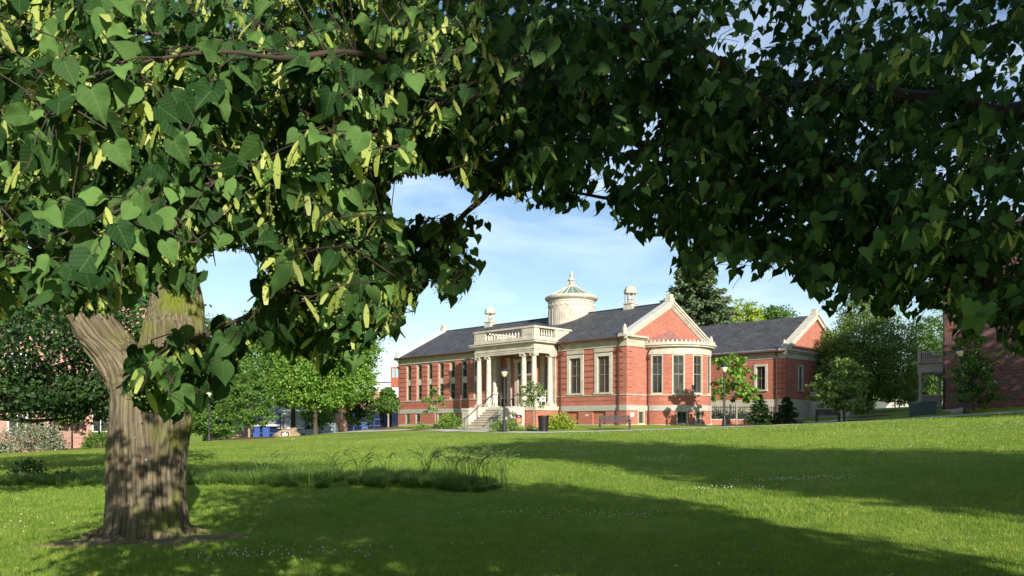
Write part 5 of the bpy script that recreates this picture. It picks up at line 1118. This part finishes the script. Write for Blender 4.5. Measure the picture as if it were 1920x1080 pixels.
cq = math.cos(SAZ)*p[:, 0]+math.sin(SAZ)*p[:, 1]; kk &= (cq < 8.35+.35*np.sin(p[:, 2]*2.1+p[:, 1]*1.3)) | (cq > 11.2)
hole = (np.sin(p[:, 0]*2.6+1)*np.sin(p[:, 1]*1.9)*np.sin(p[:, 2]*2.3+2) > .02) & (cq > 6.3) & (cq < 9) & (p[:, 2] < 6.2); kk &= ~hole
p, o_ = p[kk], o_[kk]
V2, F2 = inst(p-np.array(lo_[:]), rng.normal(size=p.shape)+np.array([0, 0, -.8]), o_*.5+np.array([0, 0, .6])+rng.normal(size=p.shape)*.4, .19*(.7+.6*rng.random(len(p))), SIMT*np.array([1.35, 1, 1]), SIMF)
M['lf_linden'] = leafmat('linden_leaf', (.018,.052,.014), (.115,.215,.055), .24, rough=.6, spec=.08)
M['lf_linden'].node_tree.nodes['Color Ramp'].color_ramp.elements[0].position = .34
def veins(m):
    t = m.node_tree; n, l = t.nodes.new, t.links.new; b = t.nodes['Principled BSDF']; a = n('ShaderNodeAttribute'); a.attribute_name = 'leaf_co'; sx = n('ShaderNodeSeparateXYZ'); l(a.outputs['Vector'], sx.inputs['Vector'])
    def mth(op, x, y=None, cl=False):
        q = n('ShaderNodeMath'); q.operation = op; q.use_clamp = cl
        for i_, v_ in enumerate((x, y)):
            if v_ is None: continue
            if isinstance(v_, (int, float)): q.inputs[i_].default_value = v_
            else: l(v_, q.inputs[i_])
        return q.outputs['Value']
    ax_ = mth('ABSOLUTE', sx.outputs['X']); fr_ = mth('FRACT', mth('MULTIPLY', mth('SUBTRACT', sx.outputs['Y'], mth('MULTIPLY', ax_, .75)), 5.5)); sv = mth('LESS_THAN', mth('ABSOLUTE', mth('SUBTRACT', fr_, .5)), .05); mv = mth('LESS_THAN', ax_, .014)
    v_ = mth('MAXIMUM', mth('MULTIPLY', sv, .6), mv); src = b.inputs['Base Color'].links[0].from_socket; mx_ = n('ShaderNodeMix'); mx_.data_type = 'RGBA'; mx_.inputs['B'].default_value = (.17,.25,.08,1); l(mth('MULTIPLY', v_, .35), mx_.inputs['Factor']); l(src, mx_.inputs['A']); l(mx_.outputs['Result'], b.inputs['Base Color'])
    bp = n('ShaderNodeBump'); bp.inputs['Distance'].default_value = .0006; l(mth('ABSOLUTE', mth('SUBTRACT', fr_, .5)), bp.inputs['Height']); l(bp.outputs['Normal'], b.inputs['Normal'])
veins(M['lf_linden'])
parts_.append((V2, F2, np.tile(SIMT, (len(p), 1)))); off = 0; Q_ = []
for v9, q9, c9 in parts_: Q_.append(q9+off); off += len(v9)
co_ = arr_obj('crown', np.concatenate([a_[0] for a_ in parts_]), np.concatenate(Q_), M['lf_linden'], linden); at_ = co_.data.attributes.new('leaf_co', 'FLOAT_VECTOR', 'POINT'); at_.data.foreach_set('vector', np.concatenate([a_[2] for a_ in parts_]).astype('f').ravel()); co_.data.polygons.foreach_set('use_smooth', [True]*len(co_.data.polygons))
for i in range(0, len(C), 14):
    e_ = Vector(C[i])
    if math.cos(SAZ)*e_.x+math.sin(SAZ)*e_.y > 7.9: continue
    s_ = Vector((TX, TY-.3, 4.2)); tw.tube([s_-lo_, s_.lerp(e_, .5)+Vector((0, 0, .25))-lo_, e_-lo_], [.045, .02, .008], 4, False)
kb = ok(BV_) & ok(BV_+np.array([0, 0, -.07])) & (BV_[:, 1] > 1.15); BV_, BA_, BN_ = BV_[kb], BA_[kb], BN_[kb]
V, Fq = inst(BV_-np.array(lo_[:]), BA_, BN_, .080*(.7+.6*rng.random(len(BV_))), STRT*np.array([1.0, 1, 1]), STRF); M['bract'] = leafmat('bract', (.28,.36,.07), (.46,.50,.15), .35); tag(arr_obj('flower_bracts', V, Fq, M['bract'], linden), kind='stuff')
# bud clusters under the bracts
nb = len(BV_)*5; ki = rng.integers(0, len(BV_), nb); q = BV_[ki]+rng.normal(size=(nb, 3))*.016+np.array([0, 0, -.055])
OT = np.array([(1,0,0),(-1,0,0),(0,1,0),(0,-1,0),(0,0,1),(0,0,-1)], float); OF = np.array([(0,2,4),(2,1,4),(1,3,4),(3,0,4),(2,0,5),(1,2,5),(3,1,5),(0,3,5)])
V, Fq = inst(q-np.array(lo_[:]), rng.normal(size=q.shape), rng.normal(size=q.shape), np.full(nb, .0042), OT, OF); M['bud'] = leafmat('bud', (.16,.24,.05), (.26,.34,.08), .2); tag(arr_obj('flower_buds', V, Fq, M['bud'], linden), kind='stuff')
for (b, q), kk_ in zip(UV_, k):
    if kk_ and q[1] < 5.2: tw.tube([Vector(b)-lo_, Vector(q)-lo_], .0012, 3, False)
tw.build('twigs', M['twig'], linden)

# ------------------------------------------------------------------ trees outside the frame that shade the lawn and the right side
def offtree(c, a, blobs, r, label, seed, n=9000, ls=.34):
    x, y, _ = CA(c, a, 0); g_ = Vector((x, y, ground(x, y))); root = empty('park_tree', g_, 0, label, 'tree', 'trees around the lawn'); rng = np.random.default_rng(seed)
    bl = [(*(Vector(CA(b[0], b[1], b[2]))-g_), b[3], b[4], b[5]) for b in blobs]; p, o_, C = crown_pts(bl, n, rng, .17, .3, 24)
    if label.startswith('park tree outside'): kq = (p[:, 2]+g_.z) < 18.0; p, o_ = p[kq], o_[kq]
    if label.startswith('tall park'):
        pw_ = p+np.array(g_[:]); kq = (math.cos(SAZ)*pw_[:, 0]+math.sin(SAZ)*pw_[:, 1]) > 10.5+.5*np.sin(pw_[:, 2]*1.4); p, o_ = p[kq], o_[kq]
    V, Fq = inst(p, rng.normal(size=p.shape)+np.array([0, 0, -.5]), o_*.6+np.array([0, 0, .6])+rng.normal(size=p.shape)*.4, ls*(.7+.6*rng.random(len(p))), SIMT*np.array([1.3, 1, 1]), SIMF); arr_obj('crown', V, Fq, M['lf_mid'], root)
    mb = MB(); top = max(b[2] for b in bl); mb.tube([(0, 0, -.2), (0, 0, top*.5), (0, 0, top)], [r*1.2, r*.8, r*.2], 10)
    for i in range(0, len(C), max(1, len(C)//12)): mb.tube([(0, 0, top*.5), C[i]], [r*.35, r*.08], 5)
    mb.build('trunk', M['bark'], root)
offtree(15, -14, [(15.3,-13,15,4.4,4,6),(13.5,-13,18.3,2.8,3,2.6),(17,-13,11.5,3.2,3.4,3),(13,-13,11,2.0,3,2.6)], .4, 'tall park tree behind the viewpoint that shades the middle lawn', 91, 26000, .36)
offtree(46, 11, [(39.3,12,12.7,2.4,3,4.5),(43,12,11.8,3,3,4.6),(48.5,11,13.5,3.6,4,8),(54,9,12,4,4,8.5),(60,7,11,4,4,8)], .4, 'park tree outside the right edge that shades the brick building', 92, 34000, .38)

offtree(-19, -14, [(-19,-14,9,4.5,5,6.5),(-17,-18,8,4,4,6)], .4, 'dense unseen tree added behind the viewpoint on the left to block sky light', 94, 14000, .45)  # out of view, added to cut low sky light and deepen the shade
offtree(33, -12, [(33,-12,6,5,4,5.5),(27,-18,5.5,5,4,5)], .35, 'low unseen tree added behind the viewpoint on the right to block sky light', 95, 14000, .45)  # another unseen crown, added to hold back sky light from the right

# ------------------------------------------------------------------ grass, clover, ornamental bed
rng = np.random.default_rng(9)
def blades(n, Y0, Y1, h_, w_, reject=None, xs=None, pw=1.0):
    Y = Y0+(Y1-Y0)*rng.random(n)**pw; x = (rng.random(n)*2000-1000)/F*Y
    if xs: x = xs(Y, n)
    k = np.ones(len(Y), bool)
    d1 = ((x-(mg.x-.1))/1.35)**2+((Y-10.8)/.68)**2; k &= (d1 > 1+.5*np.sin(x*9)*np.cos(Y*7)) | (rng.random(n) < .4)
    d2 = ((x-(mg.x+.45))/1.25)**2+((Y-11.4)/.55)**2; k &= (d2 > 1+.5*np.sin(x*8+1)*np.cos(Y*9)) | (rng.random(n) < .4); k &= ((x-mg.x)**2+(Y-11.3)**2) > .55
    x, Y = x[k], Y[k]; m_ = len(x); p = np.stack([x, Y, vground(x, Y)-.005], 1)
    hh = h_*(.5+rng.random(m_))*(1+.35*np.sin(x*1.3+Y*.7)*np.cos(Y*1.1-x*.4)); a = rng.normal(size=(m_, 3))*.42+np.array([0, 0, 1])
    return inst(p, a, rng.normal(size=(m_, 3))+np.array([0, -.6, 0]), hh, BLDT, BLDF, np.full(m_, w_)*(.7+.6*rng.random(m_)))
M['grass'] = leafmat('grass_blade', (.115,.21,.028), (.27,.36,.06), .3, rough=.65, spec=.15)
def patchy(m):
    t = m.node_tree; n, l = t.nodes.new, t.links.new; tc = n('ShaderNodeTexCoord'); z = n('ShaderNodeTexNoise'); z.inputs['Scale'].default_value = .8; z.inputs['Detail'].default_value = 7; z.inputs['Roughness'].default_value = .7; l(tc.outputs['Object'], z.inputs['Vector'])
    r = n('ShaderNodeMapRange'); r.inputs['From Min'].default_value = .5; r.inputs['From Max'].default_value = .72; r.inputs['To Max'].default_value = .75; l(z.outputs['Fac'], r.inputs['Value']); b = t.nodes['Principled BSDF']; src = b.inputs['Base Color'].links[0].from_socket
    x = n('ShaderNodeMix'); x.data_type = 'RGBA'; x.inputs['B'].default_value = (.29,.28,.085,1); l(r.outputs['Result'], x.inputs['Factor']); l(src, x.inputs['A']); l(x.outputs['Result'], b.inputs['Base Color'])
    z2 = n('ShaderNodeTexNoise'); z2.inputs['Scale'].default_value = 2.3; z2.inputs['Detail'].default_value = 4; l(tc.outputs['Object'], z2.inputs['Vector']); r2 = n('ShaderNodeMapRange'); r2.inputs['From Min'].default_value = .35; r2.inputs['From Max'].default_value = .6; r2.inputs['To Min'].default_value = .6; r2.inputs['To Max'].default_value = 0; l(z2.outputs['Fac'], r2.inputs['Value'])
    y = n('ShaderNodeMix'); y.data_type = 'RGBA'; y.inputs['B'].default_value = (.05,.13,.02,1); l(r2.outputs['Result'], y.inputs['Factor']); l(x.outputs['Result'], y.inputs['A']); l(y.outputs['Result'], b.inputs['Base Color'])
patchy(M['grass'])
A = [blades(110000, 7.6, 12.5, .055, .007), blades(90000, 12.5, 19, .06, .011), blades(70000, 19, 32, .06, .018), blades(45000, 32, 46, .06, .03)]
off = 0; Vs = []; Fs = []
for V, Fq in A: Vs.append(V); Fs.append(Fq+off); off += len(V)
tag(arr_obj('grass', np.concatenate(Vs), np.concatenate(Fs), M['grass']), kind='stuff')
# clover
q = []
def clump(px, Y, n, sx, sy):
    g_ = G(px, Y); x = g_.x+rng.normal(size=n)*sx; y = g_.y+rng.normal(size=n)*sy; q.append(np.stack([x, y, vground(x, y)+.05+.03*rng.random(n)], 1))
for a in ((470,9.4,45,.45,.22),(560,9.6,20,.5,.3),(1130,13.2,45,.6,.25),(1000,13.6,30,.6,.2),(1500,17.6,90,.7,.2),(1360,16.6,30,.5,.2),(1260,24.5,25,.5,.4),(1230,26,30,2,.5),(1620,25,30,1.5,.6),(70,12.5,14,.6,.5),(1180,36,50,2,.8),(880,39,60,2,1),(1050,33,60,2,.6),(1500,40,50,2,1),(1350,42,50,3,.6),(700,44,80,3,1.5),(1000,29,60,2.5,.7),(620,50,150,4,3),(1700,34,80,3,1.5),(1850,30,50,2,1),(820,30,50,2,2),(1180,44,110,4,1),(1650,43,60,3,1)): clump(*a)
q = np.concatenate(q); sz = np.where(q[:, 1] < 15, .011, np.where(q[:, 1] < 28, .014, .014))
V, Fq = inst(q, np.tile([0, 0, 1.], (len(q), 1)), rng.normal(size=q.shape), sz, OT, OF); M['clover'] = mat('clover_white', (.72,.70,.62), .8); tag(arr_obj('clover_flowers', V, Fq, M['clover']), kind='stuff')
# ornamental grass bed
def bedf(px): return np.interp(px, (-200,0,400,650,940,1000), (20.3,20.3,19.4,18.2,17.0,16.6))
P_, A_, N_, Z_, Wd = [], [], [], [], []
for i in range(175):
    px = rng.uniform(-150, 900+60*rng.random()); Yb = bedf(px)+rng.uniform(.2, 3.6)*(1 if px < 850 else .6); g_ = G(px, Yb); hh = rng.uniform(.26, .46)*(1 if px > 380 else .8)*(1 if px < 840 else max(.35, 1-(px-840)/170)); n_ = 230
    t = rng.random(n_)*2*math.pi; r = rng.random(n_)**.6; P_.append(np.stack([g_.x+.12*r*np.cos(t), g_.y+.12*r*np.sin(t), np.full(n_, g_.z)], 1)); A_.append(np.stack([np.cos(t)*r*.75, np.sin(t)*r*.75, np.full(n_, 1.)], 1)+rng.normal(size=(n_, 3))*.12); Z_.append(hh*(.6+.5*rng.random(n_))); Wd.append(np.full(n_, .012))
p, a, z, wd = map(np.concatenate, (P_, A_, Z_, Wd))
# each blade: two segments, arching over
GT_ = np.array([(-.5,0,0),(.5,0,0),(-.4,.5,.04),(.4,.5,.04),(0,1,.26)], float); GF_ = np.array([(0,1,3),(0,3,2),(2,3,4)])
nrm_ = -np.stack([a[:, 0], a[:, 1], np.zeros(len(a))], 1)+rng.normal(size=a.shape)*.2
V, Fq = inst(p, a, -nrm_, z, GT_, GF_, wd); M['orn'] = leafmat('tall_grass', (.06,.13,.022), (.15,.24,.05), .3)
tag(arr_obj('tall_grass', V, Fq, M['orn']), kind='stuff')
P_, A_, Z_ = [], [], []
for i in range(44):
    px = rng.choice([rng.uniform(780, 945), rng.uniform(480, 760), rng.uniform(860, 950)]); Yb = bedf(px)+rng.uniform(.3, 2.0); g_ = G(px, Yb)
    for j in range(rng.integers(2, 7)):
        hh = rng.uniform(.7, 1.05)*(1 if px > 760 else .95); P_.append((g_.x+rng.normal()*.06, g_.y+rng.normal()*.06, g_.z)); A_.append((rng.normal()*.14, rng.normal()*.1, 1)); Z_.append(hh)
sk_ = MB(); hp = []; ha = []
for p_, a_, z_ in zip(P_, A_, Z_):
    a_ = Vector(a_); e0 = Vector(p_); e1 = e0+a_*z_*.6; dd = Vector((a_.x*3+.25*(1 if a_.x > 0 else -1), a_.y, 1)).normalized(); e2 = e1+dd*z_*.3; e3 = e2+Vector((dd.x*1.3, dd.y, .25)).normalized()*z_*.14
    sk_.tube([e0, e1, e2, e3], [.006, .005, .004, .003], 3, False)
    for k in range(14): t = k/13; hp.append((e2.lerp(e3, t*1.5-.5) if t > .33 else e1.lerp(e2, .7+t))[:]); ha.append((dd.x+rng.normal()*.5, dd.y+rng.normal()*.5, rng.normal()*.5+.1))
o = tag(sk_.build('grass_stalks', M['orn']), kind='stuff')
V, Fq = inst(np.array(hp), np.array(ha), rng.normal(size=(len(hp), 3)), np.full(len(hp), .032), SIMT, SIMF); tag(arr_obj('grass_seed_heads', V, Fq, mat('seed_head', (.12,.14,.05), .9)), kind='stuff')

# fallen bracts and leaves
n_ = 420; Y = 8+14*rng.random(n_)**1.3; x = (rng.random(n_)*1900-950)/F*Y; p = np.stack([x, Y, vground(x, Y)+.045], 1)
V, Fq = inst(p, rng.normal(size=(n_, 3))*np.array([1, 1, .25]), np.tile([0, 0, 1.], (n_, 1))+rng.normal(size=(n_, 3))*.4, .05*(.6+.7*rng.random(n_)), SIMT, SIMF); tag(arr_obj('fallen_leaves', V, Fq, leafmat('dry_leaf', (.16,.13,.04), (.38,.38,.14), .1)), kind='stuff')
